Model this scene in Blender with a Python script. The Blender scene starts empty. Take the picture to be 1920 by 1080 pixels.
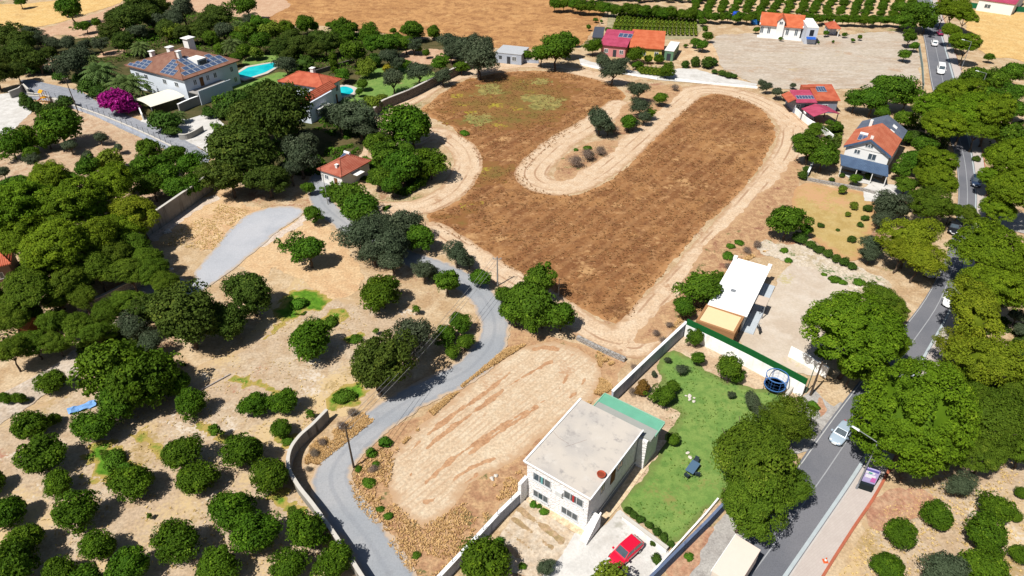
import bpy, bmesh, math, random
import numpy as np
from mathutils import Vector, Matrix

# ------------------------------------------------------------------ camera, sky, sun, exposure
SC = bpy.context.scene
F, TH, CH = 1275.0, math.radians(36.0), 64.0            # focal length in photo pixels, tilt below the horizon, flying height
cam_d = bpy.data.cameras.new('camera'); cam = bpy.data.objects.new('camera', cam_d); SC.collection.objects.link(cam)
cam.location = (0, 0, CH); cam.rotation_euler = (math.pi/2 - TH, 0, 0)
cam_d.sensor_width = 36; cam_d.lens = F/1920*36; cam_d.clip_start = 0.5; cam_d.clip_end = 6000
SC.camera = cam
SUN_AZ, SUN_EL = math.radians(45), math.radians(56)     # the way shadows fall (from +x towards +y) and the sun's height
W = bpy.data.worlds.new("World"); SC.world = W; W.use_nodes = True
bg = W.node_tree.nodes['Background']; sky = W.node_tree.nodes.new('ShaderNodeTexSky'); sky.sky_type = 'NISHITA'
sky.sun_disc = False; sky.sun_elevation = SUN_EL
tosun = Vector((-math.cos(SUN_AZ)*math.cos(SUN_EL), -math.sin(SUN_AZ)*math.cos(SUN_EL), math.sin(SUN_EL)))
sky.sun_rotation = math.atan2(tosun.x, tosun.y)
W.node_tree.links.new(sky.outputs[0], bg.inputs[0]); bg.inputs[1].default_value = 0.05
sun_d = bpy.data.lights.new('sun', 'SUN'); sun_d.energy = 5.0; sun_d.angle = math.radians(0.5); sun_d.color = (1, .965, .9)
sun = bpy.data.objects.new('sun', sun_d); SC.collection.objects.link(sun); sun.location = (-60, -20, 150)
sun.rotation_euler = tosun.to_track_quat('Z', 'Y').to_euler()
SC.view_settings.view_transform = 'Standard'; SC.view_settings.look = 'None'; SC.view_settings.exposure = 0.45
SC.view_settings.gamma = 1
SC.cycles.max_bounces = 6; SC.cycles.diffuse_bounces = 2

# ------------------------------------------------------------------ helpers: pixels of the photograph to points of the ground
def at(x, y, z=0.0):
    a, b = (x-960)/F, (y-540)/F
    d = Vector((a, math.cos(TH)-b*math.sin(TH), -math.sin(TH)-b*math.cos(TH)))
    return Vector((0, 0, CH)) + d*((z-CH)/d.z)
def depth(x, y, z=0.0):
    b = (y-540)/F
    return (CH-z)/(math.sin(TH)+b*math.cos(TH))
def G(pts, z=0.0): return [at(x, y, z) for x, y in pts]

COL = SC.collection
def tag(o, label=None, cat=None, group=None, kind=None):
    for k, v in (('label', label), ('category', cat), ('group', group), ('kind', kind)):
        if v: o[k] = v
    return o
def empty(name, loc=(0, 0, 0), rz=0.0):
    o = bpy.data.objects.new(name, None); COL.objects.link(o); o.location = loc; o.rotation_euler = (0, 0, rz)
    o.empty_display_size = .2
    return o
def mobj(name, me, mat=None, parent=None):
    o = bpy.data.objects.new(name, me); COL.objects.link(o)
    if mat is not None:
        me.materials.clear(); me.materials.append(mat)
    if parent is not None: o.parent = parent
    return o

class MB:
    """collects boxes, prisms, tubes and rings; build() links them as one mesh object"""
    def __init__(s): s.v, s.f = [], []
    def add(s, vs, fs):
        n = len(s.v); s.v += [tuple(v) for v in vs]; s.f += [tuple(i+n for i in f) for f in fs]; return s
    def box(s, x0, x1, y0, y1, z0, z1):
        return s.add([(x0,y0,z0),(x1,y0,z0),(x1,y1,z0),(x0,y1,z0),(x0,y0,z1),(x1,y0,z1),(x1,y1,z1),(x0,y1,z1)],
                     [(0,3,2,1),(4,5,6,7),(0,1,5,4),(1,2,6,5),(2,3,7,6),(3,0,4,7)])
    def prism(s, pts, z0, z1):
        n = len(pts); vs = [(p[0],p[1],z0) for p in pts]+[(p[0],p[1],z1) for p in pts]
        return s.add(vs, [tuple(range(n-1,-1,-1)), tuple(range(n,2*n))]+[(i,(i+1)%n,(i+1)%n+n,i+n) for i in range(n)])
    def poly(s, pts): return s.add(pts, [tuple(range(len(pts)))])
    def slab(s, pts, t):
        """a sloping sheet of thickness t below the given top outline"""
        n = len(pts); vs = [tuple(p) for p in pts]+[(p[0],p[1],p[2]-t) for p in pts]
        return s.add(vs, [tuple(range(n)), tuple(range(2*n-1,n-1,-1))]+[(i,i+n,(i+1)%n+n,(i+1)%n) for i in range(n)])
    def tube(s, p, q, r0, r1=None, n=8):
        r1 = r0 if r1 is None else r1; p, q = Vector(p), Vector(q); d = (q-p).normalized()
        a = d.orthogonal().normalized(); b = d.cross(a)
        vs = [p+(a*math.cos(2*math.pi*i/n)+b*math.sin(2*math.pi*i/n))*r0 for i in range(n)]
        vs += [q+(a*math.cos(2*math.pi*i/n)+b*math.sin(2*math.pi*i/n))*r1 for i in range(n)]
        return s.add(vs, [(i,(i+1)%n,(i+1)%n+n,i+n) for i in range(n)]+[tuple(range(n-1,-1,-1)), tuple(range(n,2*n))])
    def lathe(s, prof, n=16, c=(0,0,0), cap=True):
        vs = [(c[0]+r*math.cos(2*math.pi*i/n), c[1]+r*math.sin(2*math.pi*i/n), c[2]+z) for r, z in prof for i in range(n)]
        fs = [(k*n+i, k*n+(i+1)%n, (k+1)*n+(i+1)%n, (k+1)*n+i) for k in range(len(prof)-1) for i in range(n)]
        return s.add(vs, fs+([tuple(range(n-1,-1,-1)), tuple((len(prof)-1)*n+i for i in range(n))] if cap else [((len(prof)-1)*n+i, (len(prof)-1)*n+(i+1)%n, (i+1)%n, i) for i in range(n)]))
    def mesh(s, name):
        me = bpy.data.meshes.new(name); me.from_pydata(s.v, [], s.f); me.update(); return me
    def build(s, name, mat, parent=None): return mobj(name, s.mesh(name), mat, parent)

# ------------------------------------------------------------------ materials
def lin(c): return tuple((x/255/12.92 if x/255 <= .04045 else ((x/255+.055)/1.055)**2.4) for x in c)
def C(r, g, b, k=.62):
    """albedo of a surface that the sunlit photograph shows as this sRGB colour"""
    return tuple(min(.85, x*k) for x in lin((r, g, b)))+(1,)
class NT:
    def __init__(s, name, rough=.85, spec=.25):
        s.m = bpy.data.materials.new(name); s.m.use_nodes = True; s.t = s.m.node_tree; s.p = s.t.nodes['Principled BSDF']
        s.p.inputs['Roughness'].default_value = rough; s.p.inputs['Specular IOR Level'].default_value = spec
    def n(s, typ, **kw):
        o = s.t.nodes.new('ShaderNode'+typ)
        for k, v in kw.items(): setattr(o, k, v)
        return o
    def put(s, sock, v):
        if isinstance(v, bpy.types.NodeSocket): s.t.links.new(v, sock)
        elif v is not None: sock.default_value = v
    def pos(s): return s.n('NewGeometry').outputs['Position']
    def obj(s): return s.n('TexCoord').outputs['Object']
    def attr(s, name): return s.n('Attribute', attribute_name=name).outputs['Fac']
    def rnd(s): return s.n('ObjectInfo').outputs['Random']
    def mapping(s, vec, scale=(1,1,1), rot=0.0, loc=(0,0,0)):
        o = s.n('Mapping'); s.put(o.inputs['Vector'], vec); o.inputs['Scale'].default_value = scale
        o.inputs['Rotation'].default_value = (0,0,rot); o.inputs['Location'].default_value = loc
        return o.outputs[0]
    def noise(s, scale, vec=None, detail=4, rough=.55, dist=0.0):
        o = s.n('TexNoise'); s.put(o.inputs['Vector'], s.pos() if vec is None else vec); o.inputs['Scale'].default_value = scale
        o.inputs['Detail'].default_value = detail; o.inputs['Roughness'].default_value = rough; o.inputs['Distortion'].default_value = dist
        return o.outputs['Fac']
    def voro(s, scale, vec=None, feature='F1'):
        o = s.n('TexVoronoi', feature=feature); s.put(o.inputs['Vector'], s.pos() if vec is None else vec); o.inputs['Scale'].default_value = scale
        return o.outputs['Distance']
    def math(s, op, a, b=0.0, clamp=False):
        o = s.n('Math', operation=op, use_clamp=clamp); s.put(o.inputs[0], a); s.put(o.inputs[1], b); return o.outputs[0]
    def step(s, v, lo, hi):
        o = s.n('MapRange', interpolation_type='SMOOTHSTEP'); s.put(o.inputs[0], v); o.inputs[1].default_value = lo; o.inputs[2].default_value = hi
        return o.outputs[0]
    def mix(s, f, a, b, mode='MIX'):
        o = s.n('Mix', data_type='RGBA', blend_type=mode); s.put(o.inputs[0], f); s.put(o.inputs[6], a); s.put(o.inputs[7], b); return o.outputs[2]
    def color(s, c): s.put(s.p.inputs['Base Color'], c)
    def bump(s, h, dist, strength=1.0):
        o = s.n('Bump'); s.put(o.inputs['Height'], h); o.inputs['Distance'].default_value = dist; o.inputs['Strength'].default_value = strength
        s.t.links.new(o.outputs[0], s.p.inputs['Normal'])
MATS = {}
def flat(name, col, rough=.6, spec=.3, metal=0.0, vary=.12, scale=1.5):
    """a painted or plain surface with slight wear"""
    if name in MATS: return MATS[name]
    n = NT(name, rough, spec); c = n.mix(n.noise(scale, n.obj(), 5), tuple(x*(1-vary) for x in col[:3])+(1,), tuple(min(.9, x*(1+vary)) for x in col[:3])+(1,))
    n.color(c); n.p.inputs['Metallic'].default_value = metal; MATS[name] = n.m; return n.m
def tiles(name, col, col2, axis='x', step=.28):
    """roof tiles or sheeting: ribs running down the slope"""
    if name in MATS: return MATS[name]
    n = NT(name, .75, .2); o = n.obj()
    w = n.n('TexWave', wave_type='BANDS', bands_direction='X' if axis == 'x' else 'Y', wave_profile='SIN'); n.put(w.inputs['Vector'], o)
    w.inputs['Scale'].default_value = 1/step/3.18; w.inputs['Distortion'].default_value = .6
    w2 = n.n('TexWave', wave_type='BANDS', bands_direction='Y' if axis == 'x' else 'X', wave_profile='SAW'); n.put(w2.inputs['Vector'], o)
    w2.inputs['Scale'].default_value = 1/.36/3.18; w2.inputs['Distortion'].default_value = .5
    c = n.mix(n.step(n.noise(.6, o, 5), .35, .65), col, col2)
    c = n.mix(n.math('MULTIPLY', n.noise(5, o, 3), .35), c, tuple(x*.45 for x in col[:3])+(1,))
    n.color(c); n.bump(n.math('ADD', w.outputs['Fac'], n.math('MULTIPLY', w2.outputs['Fac'], .4)), .06, .8); MATS[name] = n.m; return n.m
def masonry(name, c1, c2, mortar, bw=.5, bh=.25):
    if name in MATS: return MATS[name]
    n = NT(name, .85, .2); o = n.obj(); v = n.voro(1/bh*.55, n.mapping(o, (.8, .8, 1.3)), 'DISTANCE_TO_EDGE')
    c = n.mix(n.noise(2.2, o, 4), c1, c2); c = n.mix(n.step(v, .02, .09), mortar, c); n.color(c); n.bump(n.step(v, .0, .15), .04); MATS[name] = n.m; return n.m
def glass(name='window_glass'):
    if name in MATS: return MATS[name]
    n = NT(name, .08, .6); n.color(n.mix(n.noise(1.2, n.obj(), 2), (.02, .03, .04, 1), (.09, .12, .14, 1))); MATS[name] = n.m; return n.m

# ------------------------------------------------------------------ ground zones: sheets cut along a ragged edge, each a few mm above the last
_rs = np.random.RandomState(3); _LAT = _rs.rand(256, 256)
def vnoise(x, y, s):
    x, y = x*s, y*s; xi, yi = np.floor(x).astype(int), np.floor(y).astype(int); fx, fy = x-xi, y-yi
    fx, fy = fx*fx*(3-2*fx), fy*fy*(3-2*fy); L = lambda a, b: _LAT[a % 256, b % 256]
    return (L(xi,yi)*(1-fx)+L(xi+1,yi)*fx)*(1-fy)+(L(xi,yi+1)*(1-fx)+L(xi+1,yi+1)*fx)*fy - .5
def catmull(P, closed, n=6):
    P = np.array([[p[0], p[1]] for p in P]); out = []; m = len(P)
    for i in range(m if closed else m-1):
        g = lambda k: P[k % m] if closed else P[min(max(k, 0), m-1)]
        a, b, c, d = g(i-1), g(i), g(i+1), g(i+2)
        for t in np.arange(n)/n:
            out.append(.5*((2*b)+(-a+c)*t+(2*a-5*b+4*c-d)*t*t+(-a+3*b-3*c+d)*t**3))
    if not closed: out.append(P[-1])
    return np.array(out)
def seg_dist(X, Y, P, closed):
    best = np.full(X.shape, 1e9); sgn = np.zeros(X.shape); along = np.zeros(X.shape); m = len(P); L = 0.0
    for i in range(m if closed else m-1):
        a, b = P[i], P[(i+1) % m]; d = b-a; l = np.hypot(*d)
        if l < 1e-6: continue
        t = np.clip(((X-a[0])*d[0]+(Y-a[1])*d[1])/(l*l), 0, 1); q = np.hypot(X-a[0]-t*d[0], Y-a[1]-t*d[1])
        k = q < best; best[k] = q[k]; along[k] = (L+t*l)[k]; sgn[k] = np.sign((X-a[0])*d[1]-(Y-a[1])*d[0])[k]; L += l
    return best, sgn, along
def inside(X, Y, P):
    r = np.zeros(X.shape, bool); m = len(P)
    for i in range(m):
        (x0, y0), (x1, y1) = P[i], P[(i+1) % m]
        c = ((y0 > Y) != (y1 > Y)); 
        if y1 != y0: r ^= c & (X < (x1-x0)*(Y-y0)/(y1-y0)+x0)
    return r
ZN = [0]
def zone(name, mat, polys=(), lines=(), cell=.8, ragged=.6, smooth=True, holes=(), fine=1.0, z=None):
    """polys: pixel outlines; lines: (pixel polyline, width in metres). One flat sheet with point attributes edge (metres inside) and across"""
    PP = [catmull(G(p), True) if smooth else np.array([[q.x, q.y] for q in G(p)]) for p in polys]
    HH = [catmull(G(p), True) for p in holes]
    LL = [(catmull(G(p), False), w) for p, w in lines]
    allp = np.vstack(PP+[l for l, w in LL]); mg = max([w for l, w in LL]+[1])+2
    x0, y0 = allp.min(0)-mg; x1, y1 = allp.max(0)+mg
    nx, ny = int((x1-x0)/cell)+2, int((y1-y0)/cell)+2
    X, Y = np.meshgrid(x0+np.arange(nx)*cell, y0+np.arange(ny)*cell)
    f = np.full(X.shape, -1e9); ac = np.zeros(X.shape); al = np.zeros(X.shape)
    for P in PP:
        d, _, _ = seg_dist(X, Y, P, True); s = np.where(inside(X, Y, P), d, -d); f = np.maximum(f, s)
    for P, w in LL:
        d, s, t = seg_dist(X, Y, P, False); g = w/2-d; k = g > f; ac[k] = (d*s)[k]; al[k] = t[k]; f = np.maximum(f, g)
    for P in HH:
        d, _, _ = seg_dist(X, Y, P, True); f = np.minimum(f, np.where(inside(X, Y, P), -d, d))
    f = f + ragged*(1.3*vnoise(X, Y, .23*fine)+1.0*vnoise(X+50, Y, .8*fine)+.6*vnoise(X, Y+90, 2.1*fine))
    idx = np.arange(nx*ny).reshape(ny, nx); a, b, c, d = idx[:-1,:-1].ravel(), idx[:-1,1:].ravel(), idx[1:,1:].ravel(), idx[1:,:-1].ravel()
    T = np.vstack([np.stack([a,b,c],1), np.stack([a,c,d],1)])
    V = np.stack([X.ravel(), Y.ravel(), f.ravel(), ac.ravel(), al.ravel()], 1); pos = V[:,2] > 0; n = pos[T].sum(1)
    full = T[n == 3]; vo = [V]; tr = [full]; base = len(V)
    for cnt in (1, 2):
        S = T[n == cnt]
        if not len(S): continue
        odd = pos[S] if cnt == 1 else ~pos[S]; k = odd.argmax(1); r = np.arange(len(S))
        A, B, D = S[r, k], S[r, (k+1) % 3], S[r, (k+2) % 3]
        cut = lambda p, q: V[p]+(V[q]-V[p])*(V[p,2]/(V[p,2]-V[q,2]))[:,None]
        E, H = cut(A, B), cut(A, D); m = len(S); e = base+np.arange(m); h = e+m; vo += [E, H]; base += 2*m
        tr.append(np.stack([A, e, h], 1)) if cnt == 1 else tr.extend([np.stack([e, B, D], 1), np.stack([e, D, h], 1)])
    V = np.vstack(vo); T = np.vstack(tr); used = np.unique(T); re = np.zeros(len(V), int); re[used] = np.arange(len(used)); V = V[used]; T = re[T]
    if z is None: ZN[0] += 1; z = .003*ZN[0]
    me = bpy.data.meshes.new(name); me.vertices.add(len(V)); me.vertices.foreach_set('co', np.stack([V[:,0], V[:,1], np.full(len(V), z)], 1).ravel())
    me.loops.add(len(T)*3); me.loops.foreach_set('vertex_index', T.ravel().astype(np.int32)); me.polygons.add(len(T))
    me.polygons.foreach_set('loop_start', (np.arange(len(T))*3).astype(np.int32))
    for nm, j in (('edge', 2), ('across', 3), ('along', 4)):
        at_ = me.attributes.new(nm, 'FLOAT', 'POINT'); at_.data.foreach_set('value', V[:,j].astype(np.float32))
    me.update(); me.validate()
    return tag(mobj(name, me, mat), kind='structure')

def soil(name, c1, c2, c3, big=.06, mid=.35, grain=3.0, edge=None, edge_w=1.2, rel=.10, extra=None, stretch=None, dist=0.0, sat=.76, gc=1.0):
    """earth, stubble or turf: large patches, medium mottle, grain; edge = the colour it fades to at its rim"""
    n = NT(name, .95, .08); p = n.pos(); q = n.mapping(p, *stretch) if stretch else p
    a = n.step(n.noise(big, q, 5, .6, dist), .36, .64); b = n.step(n.noise(mid, q, 6, .65, dist), .40, .66)
    c = n.mix(b, n.mix(a, c1, c2), c3); g = n.noise(grain, q, 4, .7)
    c = n.mix(1.0, c, n.mix(n.step(g, .25, .75), (1-.26*gc,1-.28*gc,1-.30*gc,1), (1+.24*gc,1+.22*gc,1+.18*gc,1)), 'MULTIPLY')
    if edge is not None:
        e = n.math('ADD', n.attr('edge'), n.math('MULTIPLY', n.math('SUBTRACT', n.noise(.9, p, 4), .5), 2*edge_w)); c = n.mix(n.step(e, 0, edge_w), edge, c)
    if extra: c = extra(n, p, c)
    hs = n.n('HueSaturation'); n.put(hs.inputs['Color'], c); hs.inputs['Saturation'].default_value = sat; c = hs.outputs[0]
    n.color(c); n.bump(n.math('ADD', n.noise(mid*3, q, 6, .7), n.math('MULTIPLY', g, .5)), rel*.28, .9); MATS[name] = n.m; return n.m

# ------------------------------------------------------------------ the ground and what lies on it
def patches(col, scale, lo, hi, seed=0.0, fine=2.5):
    def f(n, p, c):
        q = n.mapping(p, loc=(seed, seed*1.7, 0)); a = n.math('ADD', n.noise(scale, q, 4, .6), n.math('MULTIPLY', n.math('SUBTRACT', n.noise(fine, q, 3), .5), .35))
        return n.mix(n.step(a, lo, hi), c, col)
    return f
def multi(*fs):
    def f(n, p, c):
        for g in fs: c = g(n, p, c)
        return c
    return f
def ruts(col, per, lo=.55, hi=.9):
    """drawn lines that follow a track: windrows and wheel marks"""
    def f(n, p, c):
        a = n.math('ADD', n.attr('across'), n.math('MULTIPLY', n.math('SUBTRACT', n.noise(.25, p, 3), .5), .5))
        w = n.math('SINE', n.math('MULTIPLY', a, 2*math.pi/per)); k = n.math('MULTIPLY', n.step(w, lo, hi), n.step(n.noise(.12, p, 3), .40, .62))
        return n.mix(n.math('MULTIPLY', k, .75), c, col)
    return f
STRAW = C(222,178,112); EARTH = C(206,160,116); RUST = C(176,104,52); GREEN = C(98,140,30); PALE = C(226,200,168)
m_ground = soil('ground_soil', C(206,168,108), C(192,148,86), C(222,190,140), edge=None, extra=multi(patches(C(120,128,46), .05, .60, .72, 11), patches(C(176,112,58), .08, .60, .70, 31)))
gb = MB().add([(-5000,-3000,0),(5000,-3000,0),(5000,5500,0),(-5000,5500,0)], [(0,1,2,3)])
tag(gb.build('ground', m_ground), kind='structure')

def mowing(n, p, c):
    q = n.mapping(p, rot=-.93); w = n.n('TexWave', wave_type='BANDS', bands_direction='Y'); n.put(w.inputs['Vector'], q)
    w.inputs['Scale'].default_value = .11; w.inputs['Distortion'].default_value = 2.5; w.inputs['Detail'].default_value = 4; w.inputs['Detail Scale'].default_value = .5
    return n.mix(n.math('MULTIPLY', n.step(w.outputs['Fac'], .5, 1.0), .30), c, C(190,138,78))
m_brown = soil('brown_field_soil', C(156,100,44), C(182,126,60), C(134,82,34), big=.035, mid=.22, grain=2.2, sat=.88, edge=C(196,136,72), edge_w=1.6, rel=.2, dist=1.2, extra=multi(mowing, 
    patches(C(204,152,88), .14, .60, .70, 5, .9), patches(C(196,142,82), .5, .56, .72, 25, 2.2), patches(C(188,136,80), 1.3, .58, .70, 65, 4), patches(C(126,80,38), .09, .58, .72, 45), patches(C(124,78,40), .7, .58, .72, 85, 3)))
m_olivebrown = soil('field_weeds', C(146,108,44), C(130,112,46), C(154,106,50), big=.06, mid=.3, rel=.25, sat=.9, edge=C(152,100,44), edge_w=6, extra=multi(patches(C(176,158,20), .12, .60, .68, 8, 1.5)))
m_weedy = soil('yellow_flower_weeds', C(150,132,36), C(128,126,34), C(178,158,28), mid=.6, rel=.3)
field = [(812,188),(850,160),(905,142),(985,133),(1060,136),(1120,150),(1158,166),(1170,185),(1140,205),(1085,236),(1050,262),(1010,295),(985,325),(992,345),(1030,362),(1070,366),(1110,356),
         (1150,334),(1190,300),(1225,262),(1260,226),(1300,190),(1340,176),(1385,180),(1425,200),(1450,232),(1450,262),(1422,318),(1370,380),(1312,432),(1252,508),(1200,562),(1182,600),(1148,602),
         (1100,584),(1040,551),(962,508),(900,470),(838,440),(800,405),(845,385),(882,350),(899,310),(886,282),(862,262),(848,240),(818,225),(790,208)]
zone('brown_field', m_brown, [field], cell=.7, ragged=.7)
zone('field_weeds', m_olivebrown, [[(815,195),(850,170),(910,155),(985,145),(1060,155),(1070,180),(1040,215),(985,235),(920,240),(860,232),(830,215)],
     [(905,325),(935,310),(960,318),(950,340),(915,345)], [(835,410),(870,395),(893,405),(880,430),(850,435)]], cell=.8, ragged=7, fine=.7)
zone('yellow_weeds', m_weedy, [[(872,220),(905,216),(925,226),(905,232),(875,230)], [(992,150),(1018,147),(1022,156),(996,157)], [(985,180),(1045,183),(1050,200),(1000,205)],
     [(900,160),(935,160),(930,175),(895,178)]], cell=.6, ragged=2.6, fine=1.6)
TRACK_C = (C(228,190,142), C(220,178,128), C(234,202,160))
m_track = soil('track_soil', *TRACK_C, big=.08, mid=.5, edge=C(200,150,92), edge_w=1.0, rel=.1, extra=multi(patches(C(196,142,84), .2, .62, .74, 3), ruts(C(176,118,62), 2.1, .72, .97)))
outer = [(1500,262),(1484,232),(1450,203),(1400,180),(1345,168),(1300,171),(1268,195),(1232,227),(1188,266),(1140,308),(1092,338),(1050,350),(1012,343),(998,324),(1018,297),(1056,264),(1098,240),(1140,214),(1162,197)]
zone('dirt_track', m_track, lines=[(outer, 7.0), ([(1492,240),(1488,275),(1462,320),(1410,385),(1362,440),(1312,500),(1258,560),(1222,602),(1185,640)], 7.4),
     ([(690,392),(745,392),(800,384),(850,355),(876,312),(868,280),(840,258),(812,248),(782,262),(735,275)], 6.2),
     ([(640,330),(690,260),(720,222),(768,188),(832,152),(880,138),(942,124),(1000,121),(1060,129),(1120,142),(1160,153)], 6.0),
     ([(812,430),(870,468),(950,520),(1024,562),(1082,602),(1130,632),(1185,645)], 5.2)], cell=.5, ragged=.45)
m_verge = soil('verge_grass', C(196,140,72), C(180,120,58), C(214,164,92), big=.15, mid=.8, edge=C(206,152,86), edge_w=1.0, rel=.3, extra=multi(patches(C(126,120,50), .3, .60, .70, 4), patches(C(160,92,44), .25, .6, .7, 14)))
zone('dry_verge', m_verge, [[(770,1075),(662,940),(655,905),(672,860),(720,812),(800,770),(880,708),(948,650),(960,620),(1000,625),(1080,640),(1170,672),(1160,700),(1145,742),(1100,760),(985,905),(940,950),(835,1085)],
     [(1185,640),(1230,590),(1280,530),(1330,455),(1385,400),(1440,350),(1490,300),(1505,320),(1490,370),(1470,440),(1440,480),(1400,490),(1350,570),(1310,590),(1280,605),(1235,640)],
     [(1035,330),(1062,290),(1100,268),(1135,262),(1160,270),(1130,298),(1085,320),(1060,340)], [(1160,215),(1200,165),(1240,160),(1280,165),(1230,215),(1180,250),(1150,245)]], cell=.6, ragged=.8)
# the small stubble field with its curved windrows
def furrows(n, p, c):
    a, b = at(785,880), at(1010,700); q = n.mapping(p, rot=-math.atan2(b.y-a.y, b.x-a.x)); w = n.n('TexWave', wave_type='BANDS', bands_direction='Y'); n.put(w.inputs['Vector'], q)
    w.inputs['Scale'].default_value = .42; w.inputs['Distortion'].default_value = 3.5; w.inputs['Detail'].default_value = 3; w.inputs['Detail Scale'].default_value = .35
    return n.mix(n.math('MULTIPLY', n.step(w.outputs['Fac'], .55, 1.0), n.math('MULTIPLY', n.step(n.noise(.16, p, 3), .35, .6), .55)), c, C(204,156,104))
m_stub = soil('stubble_soil', C(224,192,148), C(216,180,132), C(230,204,164), big=.1, mid=.6, edge=C(206,158,100), edge_w=1.4, rel=.12, extra=multi(patches(C(204,150,92), .18, .60, .72, 6), furrows))
zone('stubble_field', m_stub, [[(985,648),(1040,640),(1090,655),(1122,685),(1124,720),(1100,760),(1040,800),(985,850),(930,880),(880,905),(850,950),(825,972),(790,985),(755,972),(733,935),(722,905),(728,865),(765,820),(815,775),(880,718),(940,670)]], cell=.5, ragged=.5)
m_rut = soil('windrow_straw', C(200,146,94), C(192,136,84), C(210,160,110), mid=.9, rel=.1, sat=.85)
R_ = [[(770,892),(785,855),(830,815),(900,765),(960,720),(1010,690),(1030,678)], [(760,860),(790,825),(850,778),(905,740),(955,700)], [(800,905),(850,860),(910,820),(975,778),(1040,738),(1066,700)], [(800,940),(850,920),(895,890)],
      [(1086,678),(1098,700),(1088,726),(1070,745)], [(1003,655),(1022,652),(1045,655)], [(880,850),(930,815),(990,775),(1010,760)], [(845,905),(880,880),(925,860)]]
zone('windrows', m_rut, lines=[(r, .42) for r in R_], cell=.2, ragged=.40, fine=1.5)

# orchard and grove soils
m_orch = soil('orchard_soil', C(206,174,134), C(214,188,150), C(196,160,112), big=.09, mid=.6, rel=.12, edge=C(208,166,104), edge_w=2, extra=multi(patches(C(224,186,112), .07, .50, .66, 71), patches(C(232,212,186), .16, .60, .70, 81), patches(C(186,150,70), .12, .60, .70, 9), patches(C(190,120,72), .1, .64, .74, 19)))
zone('orchard_soil', m_orch, [[(-40,780),(60,760),(150,720),(240,730),(300,760),(360,700),(450,640),(520,560),(560,520),(640,560),(720,560),(800,600),(800,640),(720,720),(680,770),(610,785),(565,825),(545,870),(600,970),(690,1090),(690,1180),(-80,1180)],
     [(1690,925),(1760,860),(1830,830),(1940,840),(2040,900),(2040,1200),(1500,1200),(1572,1080),(1640,965)]], cell=.9, ragged=1.0)
m_golden = soil('golden_grass', C(224,176,104), C(214,160,88), C(232,190,124), big=.1, mid=.5, rel=.15)
zone('dry_grass_slope', m_golden, [[(400,350),(430,362),(470,390),(500,395),(455,430),(400,470),(350,450),(300,460),(285,440),(330,410)],
     [(540,420),(600,415),(640,440),(660,480),(680,520),(640,560),(570,530),(520,500),(490,520),(450,490)]], cell=.6, ragged=1.2)
m_rub = soil('rubble', C(226,202,178), C(210,180,152), C(236,216,196), big=.3, mid=1.2, rel=.2)
zone('rubble_strip', m_rub, lines=[([(290,446),(330,412),(372,385),(400,372)], 3.0), ([(380,520),(440,480),(500,450),(548,428),(570,408)], 2.2)], cell=.4, ragged=.9)
m_weed = soil('green_weeds', C(96,150,22), C(120,164,34), C(80,128,18), big=.3, mid=.9, rel=.35, grain=4, edge=C(190,164,84), edge_w=1.3, sat=.95)
zone('green_weed_strips', m_weed, lines=[([(540,585),(560,562),(588,568)], 4.2), ([(596,612),(622,604),(632,592)], 3.4), ([(185,850),(205,880),(230,895)], 3.8), ([(268,815),(290,835),(305,850)], 1.8), ([(375,795),(400,810),(430,830)], 1.5),
     ([(440,712),(500,726),(530,740)], 1.6), ([(525,930),(550,965),(562,985)], 2.0), ([(530,815),(552,835)], 2.6), ([(625,750),(648,742),(668,736)], 3.0), ([(655,636),(672,632)], 2.4), ([(500,625),(525,612)], 1.8)], cell=.3, ragged=1.3, fine=1.4)
m_lawn = soil('lawn_turf', C(116,160,40), C(136,168,54), C(100,146,34), big=.12, mid=.8, rel=.05, grain=6, sat=.82, gc=.6, edge=C(120,138,50), edge_w=1.0, extra=multi(patches(C(150,150,62), .14, .58, .72, 2), patches(C(176,156,92), .12, .66, .76, 12)))
zone('yard_soil', soil('yard_soil', C(214,178,132), C(200,160,112), C(222,192,150)), [[(1150,745),(1283,612),(1400,690),(1520,740),(1545,800),(1350,960),(1262,1030),(1160,970),(1215,830)]], smooth=False, cell=.6, ragged=.15)
zone('lawn', m_lawn, [[(1256,655),(1290,668),(1330,700),(1400,725),(1470,745),(1490,800),(1400,900),(1325,955),(1300,985),(1258,1018),(1215,985),(1170,952),(1205,890),(1250,812),(1275,775),(1225,752),(1245,715),(1232,690)]], cell=.5, ragged=.5)
zone('garden_lawn', m_lawn, [[(640,180),(665,160),(720,125),(800,130),(830,150),(760,185),(712,205),(650,215)], [(430,160),(470,150),(520,140),(530,160),(480,185),(450,180)], [(455,115),(500,100),(540,110),(500,122)]], cell=.8, ragged=.8)
# bright dry fields far off
m_orange = soil('orange_grass', C(198,138,62), C(212,152,74), C(172,114,50), big=.05, mid=.28, grain=1.6, sat=.86, rel=.5, dist=.8, extra=patches(C(222,166,88), .2, .58, .70, 17))
zone('orange_field', m_orange, [[(480,62),(520,20),(560,-30),(1000,-60),(1050,-5),(1130,14),(1125,40),(1108,62),(1080,88),(1000,92),(925,88),(880,72),(760,68),(640,52),(560,48)]], cell=1.2, ragged=1.2)
m_yel = soil('yellow_stubble', C(232,186,96), C(222,172,84), C(238,198,116), big=.05, mid=.3, grain=1.5, sat=.86, rel=.2, extra=patches(C(206,160,84), .1, .62, .7, 7))
zone('yellow_field', m_yel, [[(-80,10),(30,8),(100,2),(225,-6),(228,4),(190,18),(110,42),(60,52),(-80,62)], [(1812,22),(1900,24),(2060,30),(2060,150),(1905,112),(1860,108),(1822,75)]], cell=1.2, ragged=.8)
m_tan = soil('tan_field', C(212,160,110), C(204,148,98), C(222,176,128), big=.05, mid=.4, rel=.12)
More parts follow.
